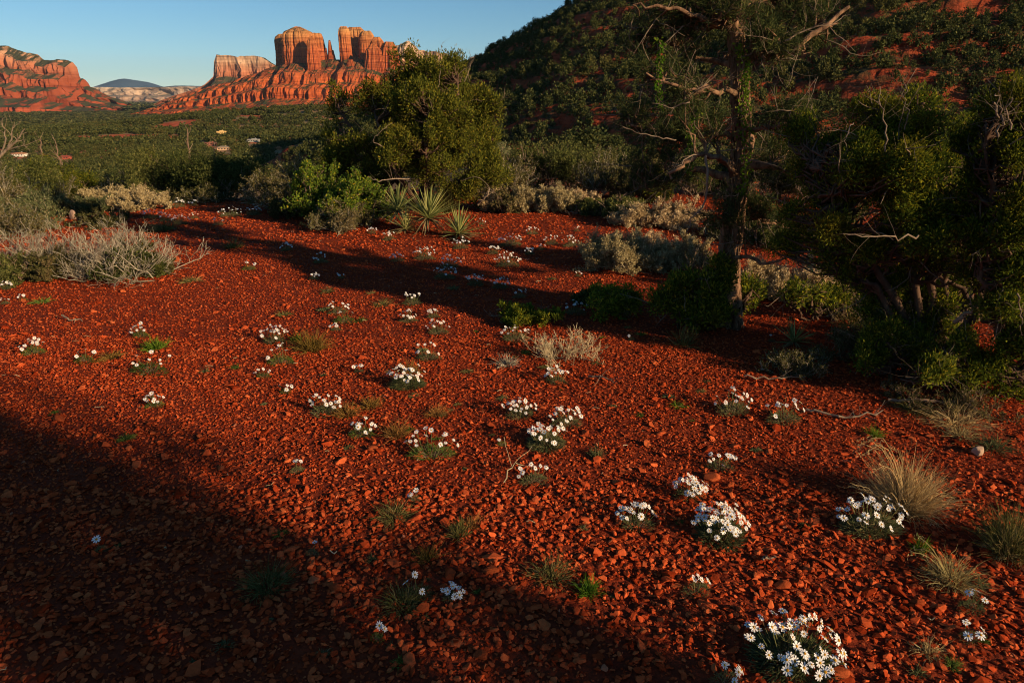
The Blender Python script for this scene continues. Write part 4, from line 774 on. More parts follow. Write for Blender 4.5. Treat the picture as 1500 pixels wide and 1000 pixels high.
S_(765, 470, 90, 30, 'darkjun', 'low dark bush in the middle of the long tree shadow', dens=.5)
S_(905, 458, 110, 44, 'darkjun', 'low dark bush in deep shade left of the pine foot', dens=.6)
S_(870, 445, 60, 24, 'scrub', 'tiny shaded bush beyond the straw coloured one', dens=.5)
S_(1160, 545, 90, 44, 'greytwig', 'shaded twiggy bush below the small yucca')
S_(1420, 605, 120, 30, 'twigbrown', 'flattened dry brush in front of the sapling', dens=.8)
S_(1330, 585, 90, 26, 'twigbrown', 'thin dead brush left of the sapling', dens=.7)
S_(1240, 520, 120, 50, 'twigbrown', 'dark dead brush under the dark junipers', dens=1.0)
S_(1320, 510, 120, 70, 'twigbrown', 'tangled dead brush around the leaning juniper trunk', dens=1.2)
S_(1010, 470, 60, 170, 'twigbrown', 'tall thin dark stems standing left of the pine trunk', dens=.6, depth=.6, name='stem_cluster')
# bare pale tree at the left edge
bp = at(-8, 236, 15); bp.z = float(gz(bp.x, bp.y)); root = tag(empty('dead_tree', bp), 'bare bleached branches of a dead tree at the left edge above the bushes', 'dead tree'); rng = rng_(61)
lim = [smooth_path(lp(bp, 15, q), 12, rng, .01) for q in ([(-8, 290), (-4, 235), (12, 218), (26, 205), (36, 188)], [(2, 226), (8, 205), (6, 190), (2, 180)], [(10, 219), (16, 205), (17, 192), (20, 182)], [(-4, 222), (-14, 200), (-20, 180)], [(4, 222), (30, 214), (40, 215)], [(-8, 290), (-20, 240), (-34, 210)])]
b = MB(); P = np.stack(lim); R = np.linspace(.032, .009, 12)[None]*np.array([1.3, .7, .7, .7, .5, 1.])[:, None]; b.tubes(P, R, 6); b.build('trunk', M['dead_wood'], root, smooth=True)
g1, r1 = grow(rng, P, R, 6, (.3, 1), (.12, .35), .5, .2, 5, .25, .5, .4); b = MB(); b.tubes(g1, np.maximum(r1, .004), 4); b.build('twigs', M['dead_wood'], root)
for (u, v, D, h, lab) in ((62, 230, 17, 26, 'thin bare brown stem rising from the bushes near the white house'), (86, 232, 17, 20, 'short bare brown stem right of the taller one near the white house'), (278, 225, 14.5, 36, 'bare forked stem rising from the shaded bushes')):
    p = at(u, v, D); q0 = Vector((p.x, p.y, float(gz(p.x, p.y)))); root = tag(empty('bare_sapling', q0), lab, 'sapling'); top = at(u-3, v-h, D)-q0; rng = rng_(u)
    P = smooth_path([(0, 0, 0), tuple((p-q0)*.6), tuple(p-q0), tuple(top)], 12, rng, .015)[None]; R = np.linspace(.03, .01, 12)[None]; b = MB(); b.tubes(P, R, 5)
    b.build('stem', M['twig_brown'], root); g1, r1 = grow(rng, P, R, 9, (.5, 1), (.1, .3), .5, .3, 5, .2, .5, .4); b = MB(); b.tubes(g1, np.maximum(r1, .004), 3); b.build('twigs', M['twig_brown'], root)

# --- yuccas and grasses
def yucca(u, v, r, n, label, h=.0, seed=1, cat='yucca'):
    p = gat(u, v); rng = rng_(seed); dist = dep(p); L = r*dist/1000; root = tag(empty('yucca', p), label, cat, 'yuccas in front of the big juniper' if v < 400 else None)
    def rosette(nm, n, e0, e1, mat, Lk, droop):
        a = rng.uniform(0, 6.283, n); el = rng.uniform(e0, e1, n); D = np.stack([np.cos(el)*np.cos(a), np.cos(el)*np.sin(a), np.sin(el)], -1); t = np.linspace(0, 1, 5)
        Ls = L*Lk*rng.uniform(.75, 1.1, n); P = D[:, None]*t[None, :, None]*Ls[:, None, None]; P[:, :, 2] += h*L-droop*(t**2)[None]*Ls[:, None]; P[:, :, 2] = np.maximum(P[:, :, 2], .01)
        W = np.array([.9, 1, .85, .5, .05])[None]*L*.062*np.ones((n, 1)); side = unit(np.cross(D, [0, 0, 1.])+1e-6)
        b = MB(); nrm = np.cross(side, D); c = P+nrm[:, None]*0
        for sg in (-1, 1):
            e = P+side[:, None]*W[:, :, None]*.5*sg+nrm[:, None]*W[:, :, None]*.22
            V = np.stack([c, e], 2); i = (np.arange(n)*10)[:, None]; j = (np.arange(4)*2)[None]; b.add(V.reshape(-1, 3), np.stack([i+j, i+j+1, i+j+3, i+j+2], -1).reshape(-1, 4))
        b.build(nm, mat, root)
    rosette('leaves', n, .12, 1.4, M['yucca'], 1.0, .06); rosette('dry_leaves', n//2, -.35, .35, M['yucca_dry'], .75, .25)
yucca(584, 330, 46, 60, 'yucca at the left of the group, narrow and upright', .45, 11)
yucca(594, 340, 38, 50, 'low yucca in front at the left of the group', .1, 12)
yucca(628, 340, 56, 75, 'tallest yucca, in the middle of the group', .35, 13)
yucca(672, 348, 48, 60, 'bright yucca standing apart at the right of the group', .1, 14)
yucca(1162, 505, 42, 34, 'small shaded yucca behind the twiggy bush right of the pine', .1, 15)
def tuft(u, v, w, h, mat, n, label, seed=None, droop=.35, D=None, name='grass_tuft', cat='grass tuft', wd=1.0, seeds=0):
    p = gat(u, v) if D is None else Vector((at(u, v, D).x, D, float(gz(at(u, v, D).x, D)))); dist = dep(p); k = dist/1000; seed = seed or int(u*3+v*5); rng = rng_(seed); hw, H = w*k/2, h*k*1.05
    t = np.linspace(0, 1, 6); a = rng.uniform(0, 6.283, n); q = rng.random(n)**.6; Ls = rng.uniform(.55, 1.1, n)
    B = np.stack([np.cos(a)*q*hw*.35, np.sin(a)*q*hw*.35, np.zeros(n)-.005], -1); tip = np.stack([np.cos(a)*q*hw*.85, np.sin(a)*q*hw*.85, (1-.55*q*q)*H*.9], -1)*Ls[:, None]+rng.normal(size=(n, 3))*hw*.12
    P = B[:, None]+tip[:, None]*t[None, :, None]; bend = (t**2)[None]*rng.uniform(0, droop, n)[:, None]*H; P[:, :, 2] -= bend; P[:, :, :2] += (np.stack([np.cos(a), np.sin(a)], -1)*hw*.3)[:, None]*(t**2)[None, :, None]*rng.uniform(-.3, .6, n)[:, None, None]
    P[:, 1:] += np.cumsum(rng.normal(size=(n, 5, 3)), 1)*hw*.045; P[:, 1:, 2] = np.maximum(P[:, 1:, 2], .006)
    W = np.array([1, 1, .9, .75, .5, .15])[None]*max(.0022, .85*k)*wd*np.ones((n, 1)); b = MB(); b.ribbons(P, W, unit(rng.normal(size=(n, 3))))
    o = bpy.data.objects.new(name, b.data(name, M[mat])); COL.objects.link(o); o.location = p; tag(o, label, cat)
    if seeds:
        a = rng.uniform(2.2, 4.2, seeds); P = np.stack([np.array([0, 0, 0])+np.stack([np.cos(x)*t*hw*1.25, np.sin(x)*t*hw*.8, H*rng.uniform(.8, 1.35)*np.sin(t*rng.uniform(1.2, 2.4))], -1) for x in a]); b = MB(); b.tubes(P, np.full(P.shape[:2], .0016), 3)
        e = P[:, 4:].reshape(-1, 3); e = np.repeat(e, 10, 0)+rng.normal(size=(len(e)*10, 3))*.008; b.leaves(e, sph(rng, len(e)), .012, .004, rng); b.build('seed_stalks', M['grass_tan'], o)
    return o
T_ = tuft
T_(651, 322, 56, 62, 'grass_olive', 420, 'yellow green grassy clump behind the tallest yucca', D=10.1, wd=1.3, droop=.2)
T_(1325, 742, 130, 94, 'grass_tan', 1500, 'large straw coloured bunch of grass with long seed stalks right of the flowers', droop=.35, seeds=9)
T_(1480, 808, 110, 88, 'grass_olive', 1300, 'large green grass clump at the right edge', droop=.3)
T_(1478, 812, 90, 60, 'grass_tan', 500, 'dry blades mixed into the green clump at the right edge', droop=.4)
T_(1392, 850, 100, 44, 'grass_tan', 520, 'flat dry grass tuft below the large straw coloured bunch', droop=.5, seeds=3)
T_(1350, 806, 34, 30, 'grass_green', 160, 'small bright green tuft between daisies and dry tuft', wd=1.4)
T_(458, 512, 62, 38, 'grass_rust', 420, 'rusty orange grass tuft beside the white daisies on the lit gravel', droop=.3)
T_(436, 500, 26, 20, 'grass_green', 90, 'green blades at the back of the rusty orange tuft')
T_(228, 511, 40, 22, 'grass_green', 260, 'bright green grass tuft on the lit gravel at the left', wd=1.3)
T_(163, 524, 42, 16, 'grass_rust', 200, 'low rusty grass tuft left of the bright green one', droop=.6)
T_(862, 868, 46, 34, 'grass_green', 240, 'bright green tuft at the rim of the foreground shade', wd=1.5)
T_(808, 846, 84, 40, 'grass_olive', 300, 'dark dry tuft left of the bright green foreground tuft', droop=.5)
T_(674, 784, 48, 36, 'grass_olive', 260, 'olive tuft in the middle foreground at the edge of the light')
T_(690, 770, 50, 30, 'grass_rust', 120, 'thin rusty blades leaning over the olive foreground tuft', droop=.5)
T_(578, 757, 78, 30, 'grass_olive', 300, 'wide flat tuft left of the olive foreground tuft', droop=.6)
T_(626, 818, 50, 34, 'grass_rust', 180, 'sparse rusty tuft below the wide flat one', droop=.5)
T_(392, 858, 96, 40, 'grass_olive', 420, 'wide shaded tuft in the dark left foreground', droop=.5)
T_(590, 886, 84, 36, 'grass_olive', 340, 'shaded tuft left of the few blue white flowers in the foreground', droop=.5)
T_(510, 608, 50, 28, 'grass_rust', 220, 'rusty tuft growing out of the daisies left of centre')
T_(582, 638, 56, 32, 'grass_rust', 240, 'rusty tuft between two daisy clumps below centre', droop=.4)
T_(543, 596, 44, 24, 'grass_rust', 170, 'thin rusty tuft above the small daisy clump', droop=.4)
T_(641, 608, 44, 24, 'grass_rust', 180, 'thin rusty tuft right of centre below the round daisies', droop=.4)
T_(600, 545, 36, 26, 'grass_rust', 120, 'orange blades standing behind the round daisy clump')
T_(743, 534, 44, 20, 'twig_grey', 170, 'grey wiry tuft left of the leafless straw coloured bush', droop=.5)
T_(343, 363, 34, 18, 'grass_olive', 170, 'olive tuft in the far shadow streak on the left')
T_(240, 338, 44, 22, 'grass_olive', 260, 'green tuft beside the far left flowers')
T_(994, 596, 32, 14, 'grass_green', 120, 'low green tuft left of the right hand daisies', droop=.6)
T_(1280, 638, 36, 20, 'grass_green', 130, 'green tuft between the sticks and the straw coloured bunch')
T_(185, 643, 30, 14, 'daisy_green', 120, 'little green plant inside the shade on the left', droop=.6)
T_(873, 668, 34, 26, 'daisy_leaf', 150, 'grey green plant right of the big daisy group')
T_(855, 775, 22, 14, 'daisy_leaf', 70, 'tiny grey plant left of the leftmost right hand daisies')
T_(480, 428, 26, 12, 'grass_olive', 100, 'olive tuft at the front rim of the far shadow')
T_(62, 443, 34, 12, 'daisy_green', 120, 'flat green plant in front of the leafless shrubs', droop=.6)
T_(280, 412, 34, 10, 'grass_olive', 120, 'thin olive tuft right of the grey twig tangle', droop=.6)
T_(415, 462, 26, 12, 'grass_olive', 90, 'small olive tuft above the white daisies on the lit gravel', droop=.5)
T_(560, 447, 34, 14, 'grass_olive', 110, 'small dark tuft at the edge of the tree shadow', droop=.5)
T_(410, 784, 26, 12, 'daisy_green', 70, 'tiny green plant above the wide shaded tuft', droop=.6)
T_(586, 972, 34, 18, 'daisy_green', 110, 'small green plant at the bottom of the photo', droop=.6)
T_(330, 946, 36, 16, 'daisy_leaf', 90, 'faint grey green plant at the lower left', droop=.6)
T_(475, 958, 26, 14, 'daisy_leaf', 70, 'faint plant between the two lower left shaded ones', droop=.6)
T_(1405, 620, 110, 26, 'grass_tan', 360, 'dry grass strewn in front of the juniper sapling', droop=.7)
T_(1340, 600, 70, 20, 'grass_olive', 200, 'thin grass left of the juniper sapling', droop=.7)
T_(1455, 655, 70, 26, 'daisy_leaf', 220, 'grey green plants behind the pale stone at the right', droop=.6)
T_(1410, 640, 60, 22, 'grass_tan', 180, 'dry tuft above the pale stone at the right', droop=.6)
T_(1360, 955, 60, 34, 'grass_tan', 150, 'dry straw tuft at the lower right', droop=.5)
T_(1435, 858, 36, 22, 'daisy_leaf', 120, 'grey green plant right of the flat dry tuft', droop=.5)
T_(1395, 975, 36, 22, 'daisy_green', 120, 'green plant at the lower right corner', droop=.5)
T_(1442, 940, 20, 20, 'daisy_green', 60, 'tiny green sprout near the right corner', droop=.4)
T_(1345, 985, 34, 20, 'daisy_leaf', 90, 'grey sprout right of the big daisy clump', droop=.5)
T_(300, 545, 18, 10, 'daisy_leaf', 50, 'tiny sprout left of the green topped daisies')
T_(82, 605, 16, 8, 'daisy_green', 40, 'tiny green sprout at the shadow edge on the left')
T_(545, 820, 26, 12, 'daisy_leaf', 60, 'tiny shaded sprout in the middle foreground')
T_(1000, 505, 60, 40, 'grass_olive', 140, 'thin dark grass in the shade below the pine', droop=.3)
T_(1250, 480, 70, 40, 'grass_olive', 200, 'dark grass at the foot of the shaded twiggy shrub', droop=.3)

# ================================================================ GRAVEL, ROCKS, STICKS, DAISIES
def hull_template(rng, n, flat=.6, elong=1.3):
    bm = bmesh.new()
    for p in sph(rng, n)*rng.uniform(.8, 1, (n, 1)): bm.verts.new((p[0]*elong, p[1], p[2]*flat))
    r_ = bmesh.ops.convex_hull(bm, input=bm.verts); bmesh.ops.delete(bm, geom=[v for v in bm.verts if not v.link_faces], context='VERTS')
    bmesh.ops.triangulate(bm, faces=bm.faces); bm.verts.index_update(); V = np.array([v.co[:] for v in bm.verts]); F = np.array([[v.index for v in f.verts] for f in bm.faces]); bm.free(); return V/2, F
def stones(mb, rng, templ, x, y, size, sink=.25, tilt=.35):
    n = len(x); k = rng.integers(0, len(templ), n); q = rng.normal(size=(n, 4))*np.array([1, tilt, tilt, 0]); yaw = rng.uniform(0, 6.283, n)
    z = gz(x, y)
    for t, (V, F) in enumerate(templ):
        s_ = k == t; m = s_.sum()
        if not m: continue
        a = yaw[s_]; tx, ty = q[s_, 1], q[s_, 2]; P = V[None]*size[s_][:, None, None]*rng.uniform(.8, 1.2, (m, 1, 3))
        cx, sx, c2, s2 = np.cos(tx)[:, None], np.sin(tx)[:, None], np.cos(ty)[:, None], np.sin(ty)[:, None]
        X, Y, Z = P[..., 0], P[..., 1], P[..., 2]; Y, Z = Y*cx-Z*sx, Y*sx+Z*cx; X, Z = X*c2+Z*s2, -X*s2+Z*c2
        ca, sa = np.cos(a)[:, None], np.sin(a)[:, None]; X, Y = X*ca-Y*sa, X*sa+Y*ca
        W = np.stack([X+x[s_][:, None], Y+y[s_][:, None], Z+(z[s_]+size[s_]*sink)[:, None]], -1)
        mb.add(W.reshape(-1, 3), (F[None]+(np.arange(m)*len(V))[:, None, None]).reshape(-1, 3))
rng = rng_(900)
def zone(y0, y1, dens, s0, s1, templ, mb, pw=2.0, sink=.22, clump=0.0):
    A = 0.82*(y1**2-y0**2)+3.0*(y1-y0); n = int(A*dens); y = np.sqrt(rng.uniform(y0**2, y1**2, int(n*1.0))); x = rng.uniform(-1, 1, len(y))*(y*.82+1.2)
    if clump: k = rng.random(len(x)) < 1-clump*ss(-.1, .35, fbm(x/.5, y/.5, 910, 3)); x, y = x[k], y[k]
    k = ~((x < -3.2-0*y) & (y > 13)); x, y = x[k], y[k]
    stones(mb, rng, templ, x, y, s0+(s1-s0)*rng.random(len(x))**pw, sink)
near_t = [hull_template(rng, int(rng.integers(11, 18)), rng.uniform(.4, .75), rng.uniform(1.1, 1.6)) for _ in range(16)]
mid_t = [hull_template(rng, 9, rng.uniform(.32, .55), rng.uniform(1.1, 1.5)) for _ in range(8)]; sm_t = [hull_template(rng, 7, rng.uniform(.35, .6), 1.2) for _ in range(6)]
mb = MB()
zone(.9, 2.6, 1650, .012, .031, near_t, mb, 1.6, .2); zone(.9, 2.6, 2600, .007, .016, mid_t, mb, 1.2, .12); zone(.9, 3.2, 26, .036, .058, near_t, mb, 1.5, .1)
zone(2.6, 4.6, 2600, .009, .022, mid_t, mb, 1.6, .25); zone(2.6, 4.6, 1600, .008, .014, sm_t, mb, 1.2, .15); zone(3.0, 5.5, 14, .034, .055, near_t, mb, 1.5, .12)
zone(4.6, 7.5, 1900, .010, .021, sm_t, mb, 1.4, .3); zone(5.5, 9, 6, .035, .055, near_t, mb, 1.5, .15)
zone(7.5, 12, 480, .018, .036, sm_t, mb, 1.4, .25); zone(12, 16, 40, .03, .06, sm_t, mb, 1.5, .2)
tag(mb.build('gravel', M['gravel']), 'loose angular red gravel covering the clearing', None, None, 'stuff')

def litter():
    rng = rng_(950); mb = MB(); n = 420; y = np.sqrt(rng.uniform(1.3, 110, n)); x = rng.uniform(-1, 1, n)*(y*.8+.5); L = rng.uniform(.012, .05, n); a = rng.uniform(0, 6.283, n); t = np.linspace(0, 1, 4)
    P = np.stack([x[:, None]+np.cos(a)[:, None]*t*L[:, None], y[:, None]+np.sin(a)[:, None]*t*L[:, None], gz(x, y)[:, None]+.016+.006*np.sin(t*3+a[:, None])], -1); P += rng.normal(size=P.shape)*.002
    mb.tubes(P, np.full((n, 4), .0012)*rng.uniform(.6, 1.6, (n, 1)), 4); tag(mb.build('litter', M['twig_tan']), 'dry straw bits and twig ends strewn over the gravel', kind='stuff')
litter()

def rock(u, v, w, h, mat, label, seed, name='rock', elong=1.4, flat=.6):
    p = gat(u, v); k = dep(p)/1000; rng = rng_(seed); V, F = hull_template(rng, 26, flat, elong)
    bm = bmesh.new(); vs = [bm.verts.new(q) for q in V]; [bm.faces.new([vs[i] for i in f]) for f in F]; bmesh.ops.bevel(bm, geom=list(bm.edges), offset=.035, segments=1, affect='EDGES'); bmesh.ops.recalc_face_normals(bm, faces=bm.faces)
    me = bpy.data.meshes.new(name); bm.to_mesh(me); bm.free(); me.materials.append(M[mat]); o = bpy.data.objects.new(name, me); COL.objects.link(o)
    s = w*k/elong; o.scale = (s, s*.9, h*k/flat*1.1); o.location = (p.x, p.y, p.z+h*k*.28); o.rotation_euler = (.08, -.1, rng.uniform(-.4, .4)); tag(o, label, 'rock'); return o
for a in ((1042, 702, 30, 14, 'pebble', 'flat leaf shaped red stone below the upper right daisies', 1), (1432, 665, 26, 18, 'pale_stone', 'pale cream stone at the right among dry plants', 2), (258, 384, 14, 13, 'pebble', 'pinkish boulder at the right foot of the grey twig tangle', 3), (108, 321, 16, 18, 'pale_stone', 'pinkish boulder on the far left bare patch', 4), (60, 354, 12, 7, 'pale_stone', 'yellowish stone behind the leafless shrubs at the left', 5),
          (546, 659, 20, 9, 'pebble', 'flat orange slab left of the green topped daisies', 6), (88, 616, 22, 14, 'pebble', 'reddish rock on the edge of the left shadow', 7), (492, 864, 26, 14, 'pebble', 'flat dark slab in the shaded foreground', 8), (720, 838, 30, 14, 'pebble', 'wide flat slab right of the sparse rusty tuft', 9), (620, 893, 28, 18, 'pebble', 'blocky rock right of the shaded foreground tuft', 10), (705, 963, 26, 18, 'pebble', 'blocky stone at the bottom centre', 11), (1145, 858, 30, 12, 'pebble', 'flat red slab above the big daisy clump', 12), (1228, 990, 38, 16, 'pebble', 'reddish slab touching the foot of the big daisy clump', 13), (1070, 712, 15, 8, 'pebble', 'short red stone right of the flat leaf shaped one', 14), (1343, 885, 22, 12, 'pebble', 'flat stone in front of the flat dry tuft', 15), (470, 836, 18, 11, 'pebble', 'rounded dark stone right of the wide shaded tuft', 16), (170, 752, 22, 9, 'pebble', 'flat stone lying in the left foreground shade', 17), (750, 896, 18, 12, 'pebble', 'upright block in the middle of the bottom shade', 18)): rock(*a)

def stick(pts, r, label, mat='dead_wood', seed=1, twigs=4, z=.02):
    b0 = gat(*pts[0][:2]); rng = rng_(seed); P = [np.array(gat(q[0], q[1])-b0)+np.array([0, 0, z+(q[2] if len(q) > 2 else 0)]) for q in pts]; P = smooth_path(P, 12, rng, .006)
    root = tag(empty('stick', b0), label, 'stick'); b = MB(); R = np.linspace(r, r*.4, 12)[None]; b.tubes(P[None], R, 6); b.build('branch', M[mat], root)
    if twigs: g, rr = grow(rng, P[None], R, twigs, (.3, 1), (.04, .14), .5, .05, 5, .2, .5, .4); b = MB(); b.tubes(g, np.maximum(rr, .0012), 4); b.build('twig', M[mat], root)
stick([(92, 469, .02), (104, 472), (119, 471)], .008, 'short pale stick lying alone on the lit gravel at the left', seed=1, twigs=2)
stick([(1180, 604), (1215, 612), (1250, 616), (1290, 612, .02)], .008, 'long thin grey stick on the ground above the straw coloured grass', seed=2, twigs=6)
stick([(862, 555), (880, 560, .02), (900, 566)], .007, 'dark little branch lying right of the middle daisies', 'twig_brown', 3, 5)
stick([(1090, 555), (1130, 558), (1180, 556, .01)], .006, 'thin pale stick in the shade below the pine', seed=4)
stick([(1116, 824), (1136, 824, .012)], .005, 'tiny pale stick left of the big grass clumps', seed=5, twigs=1)
stick([(885, 392), (925, 398), (955, 405)], .010, 'long thin stick under the broad straw coloured shrub', seed=6, twigs=3)
stick([(1300, 590), (1360, 598, .03), (1430, 590)], .010, 'dead branch lying in front of the dark junipers', 'twig_brown', 7, 7)
stick([(740, 712), (752, 700, .05), (775, 695, .02)], .003, 'thin straw stalk lying by the small daisies', 'twig_tan', 8, 2)

# daisies
def flower_mesh(seed, cup):
    rng = rng_(seed); n = int(rng.integers(8, 11)); b = MB()
    for i in range(n):
        a = 2*math.pi*(i+rng.uniform(-.15, .15))/n; c = cup+rng.normal()*.10; L = rng.uniform(.43, .52); w = .125
        d = np.array([math.cos(a), math.sin(a), 0]); s = np.array([-math.sin(a), math.cos(a), 0]); up = np.array([0, 0, 1.])
        pt = lambda r_, t, z: d*r_+s*t+up*(z+c*(r_**1.5))
        V = [pt(.08, -.03, 0), pt(.08, .03, 0), pt(L*.65, w*.62, .0), pt(L*.9, w*.5, -.01), pt(L, w*.16, -.015), pt(L*.97, 0, -.02), pt(L, -w*.16, -.015), pt(L*.9, -w*.5, -.01), pt(L*.65, -w*.62, 0), pt(L*.5, 0, -.02)]
        b.add(V, [(0, 1, 9, 9)], 0); b.f.pop(); b.n -= 0
        o = b.n-10; b.f.append((np.array([(0, 1, 9), (1, 2, 9), (2, 3, 9), (3, 4, 9), (4, 5, 9), (5, 6, 9), (6, 7, 9), (7, 8, 9), (8, 0, 9)])+o, 0))
    t = np.linspace(0, 2*math.pi, 9)[:-1]; V = [(0, 0, .09)]+[(.085*math.cos(x), .085*math.sin(x), .075) for x in t]+[(.14*math.cos(x), .14*math.sin(x), .005) for x in t]
    b.add(V, np.array([(1+i, 9+i, 9+(i+1) % 8, 1+(i+1) % 8) for i in range(8)]), 1); b.f.append((np.array([(0, 1+i, 1+(i+1) % 8) for i in range(8)])+b.n-17, 1))
    me = b.data('flower', [M['petal'], M['disc']]); return me
FM = [flower_mesh(1, .05), flower_mesh(2, .25), flower_mesh(3, -.3), flower_mesh(4, .12), flower_mesh(5, -.1)]
def leafmound(seed, n, green=False):
    rng = rng_(seed); a = rng.uniform(0, 6.283, n); q = rng.random(n)**.5; B = np.stack([np.cos(a)*q*.42, np.sin(a)*q*.42, rng.random(n)*(1-q*q)*.55+.02], -1)
    D = np.stack([np.cos(a)*q, np.sin(a)*q, np.full(n, .6)], -1)+rng.normal(size=(n, 3))*.45; b = MB(); b.leaves(B, D, .17*rng.uniform(.6, 1.5, n), .022, rng, 0, .3)
    m = int(n*.16); t = np.linspace(0, 1, 4)[None, :, None]; P = (B[:m]*np.array([.35, .35, 0]))[:, None]*(1-t)+(B[:m]*np.array([1.15, 1.15, 1.2]))[:, None]*t; b.tubes(P, np.full((m, 4), .005), 3, 1)
    return b.data('foliage', [M['daisy_green' if green else 'daisy_leaf'], M['twig_brown']])
LM = {('g', k): leafmound(20+k, 420, False) for k in range(4)}; LM.update({('G', k): leafmound(30+k, 380, True) for k in range(3)}); LM.update({('B', k): leafmound(40+k, 1500, False) for k in range(2)})
sunv = np.array([sv.x, sv.y, 0.0])
def daisy(u, v, w, n, label, kind='g', hf=.5, fs=1.0, seed=None, squash=.7, group='white daisy clumps on the gravel'):
    p = gat(u, v); dist = dep(p); k = dist/1000; seed = seed or int(u*11+v*17); rng = rng_(seed); n = int(n*(1.5 if v < 430 else 1.2)+.5) if n > 5 else n; hw = w*k/2*.98; hw = max(hw, .03); H = max(.035, min(.10, hw*.85))
    root = tag(empty('daisy_clump', p, 0), label, 'flower clump', group)
    i = int(rng.integers(0, 10)); me = LM[(kind, i % {'g': 4, 'G': 3, 'B': 2}[kind])]; f = bpy.data.objects.new('foliage', me); COL.objects.link(f); f.parent = root; f.scale = (hw*1.7, hw*1.7*squash, H*1.15); f.rotation_euler = (0, 0, rng.uniform(-.5, .5)+(3.14 if i > 4 else 0))
    pts = []; tries = 0; size = .030+.006*rng.random()
    size = max(.024, min(.034, size*(1.0 if dist < 3 else .84)))*fs
    while len(pts) < n and tries < n*40:
        tries += 1; a = rng.uniform(0, 6.283); q = math.sqrt(rng.random()); x, y = math.cos(a)*q*hw*.98, math.sin(a)*q*hw*.98*squash
        if all((x-c[0])**2+(y-c[1])**2 > (size*.5)**2 for c in pts): pts.append((x, y, q))
    st = MB(); Ps = []
    for x, y, q in pts:
        z = H*(1.25-.6*q*q)*rng.uniform(.7, 1.2)+.008; o = bpy.data.objects.new('flower', FM[int(rng.integers(0, 5))]); COL.objects.link(o); o.parent = root; o.location = (x, y, z)
        nrm = Vector((x/hw*.55+sv.x*.38+rng.normal()*.34, y/hw*.5+sv.y*.45-.12+rng.normal()*.34, .8)).normalized(); o.rotation_mode = 'QUATERNION'; o.rotation_quaternion = nrm.to_track_quat('Z', 'Y') @ Euler((0, 0, rng.uniform(0, 6.28))).to_quaternion(); s = size*rng.uniform(.62, 1.12); o.scale = (s, s, s)
        e = np.array([x, y, z])-np.array(nrm)*.001; t = np.linspace(0, 1, 5)[:, None]; m = np.array([x*.75, y*.75, z*.5]); Ps.append((1-t)**2*np.array([x*.4, y*.4, 0])+2*t*(1-t)*m+t*t*e)
    if Ps: st.tubes(np.array(Ps), np.full((len(Ps), 5), .0011), 3).build('stems', M['daisy_leaf'], root)
    return root
D_ = daisy
D_(1160, 970, 150, 50, 'largest daisy clump with about fifty white flowers near the lower right edge', 'B', squash=.85)
D_(1062, 1000, 60, 5, 'few daisies cut by the bottom edge left of the largest clump')
D_(1055, 785, 84, 44, 'dense daisy clump right of centre reaching down over the gravel', 'B', squash=1.1)
D_(1010, 728, 56, 18, 'smaller daisy clump joined to the upper left of the dense right hand one')
D_(932, 770, 62, 16, 'daisy clump left of the dense right hand pair')
D_(1275, 776, 106, 34, 'wide daisy clump in front of the large straw coloured grass', 'B', squash=.6)
D_(1055, 686, 48, 10, 'daisy clump above the flat leaf shaped stone')
D_(800, 652, 66, 30, 'front clump of the three joined daisy clumps at the centre', 'B', squash=.9)
D_(762, 610, 52, 22, 'left rear clump of the three joined daisy clumps at the centre')
D_(830, 622, 52, 15, 'right rear clump of the three joined daisy clumps at the centre')
D_(782, 706, 50, 6, 'sparse daisies beside a bent straw stalk below the three joined clumps')
D_(1073, 604, 62, 20, 'bright daisy clump at the right near the end of the tree shade')
D_(1147, 617, 62, 12, 'daisy clump with dry grass right of the bright one near the tree shade')
D_(632, 668, 84, 14, 'wide loose daisy clump with green leaves below centre', 'G', squash=.5)
D_(530, 638, 48, 8, 'green leaved daisies left of the wide loose clump', 'G')
D_(478, 606, 56, 15, 'white daisies with a rusty tuft beside them left of centre')
D_(597, 566, 62, 28, 'round full daisy clump near the middle of the gravel', 'B')
D_(815, 560, 40, 14, 'compact daisy clump below the leafless straw coloured bush')
D_(403, 502, 44, 18, 'full daisy clump left of the rusty orange tuft')
D_(220, 545, 80, 7, 'wide green leaved daisy clump with few flowers on the left gravel', 'G', squash=.5)
D_(50, 518, 40, 11, 'daisy clump nearest the left edge on the lit gravel', 'G')
D_(124, 530, 40, 5, 'few daisies left of the low rusty tuft', 'G')
D_(207, 493, 32, 9, 'small daisies behind the bright green grass tuft', 'G')
D_(227, 595, 32, 10, 'small daisy clump just above the left shadow edge', 'G')
D_(419, 575, 24, 5, 'small daisy pair with a green leaf tuft left of centre', 'G')
D_(386, 552, 26, 5, 'small daisies at the left end of the loose row left of centre', 'G')
D_(412, 532, 50, 6, 'scattered daisies in the loose row left of centre', 'G')
D_(526, 545, 18, 3, 'three little daisies alone left of the round full clump')
D_(436, 690, 26, 3, 'three daisies standing in the soft shadow edge')
D_(598, 471, 32, 11, 'small bright daisy clump at the rim of the tree shadow')
D_(628, 526, 44, 7, 'flat sparse daisies above the round full clump', 'g')
D_(642, 488, 36, 12, 'pale daisy clump right below the tree shadow rim')
D_(635, 465, 24, 8, 'bluish daisies just inside the tree shadow rim')
D_(495, 459, 34, 7, 'loose daisies above the rusty tuft, the upper ones')
D_(505, 472, 40, 4, 'loose daisies above the rusty tuft, the lower greener ones', 'G')
D_(493, 484, 20, 4, 'tiny flat daisies right of the rusty orange tuft top')
D_(604, 446, 36, 9, 'shaded daisies in the front part of the tree shadow')
D_(755, 498, 46, 14, 'daisy clump left of the leafless straw coloured bush')
D_(843, 460, 38, 12, 'bluish daisies in the deep shade behind the straw coloured bush')
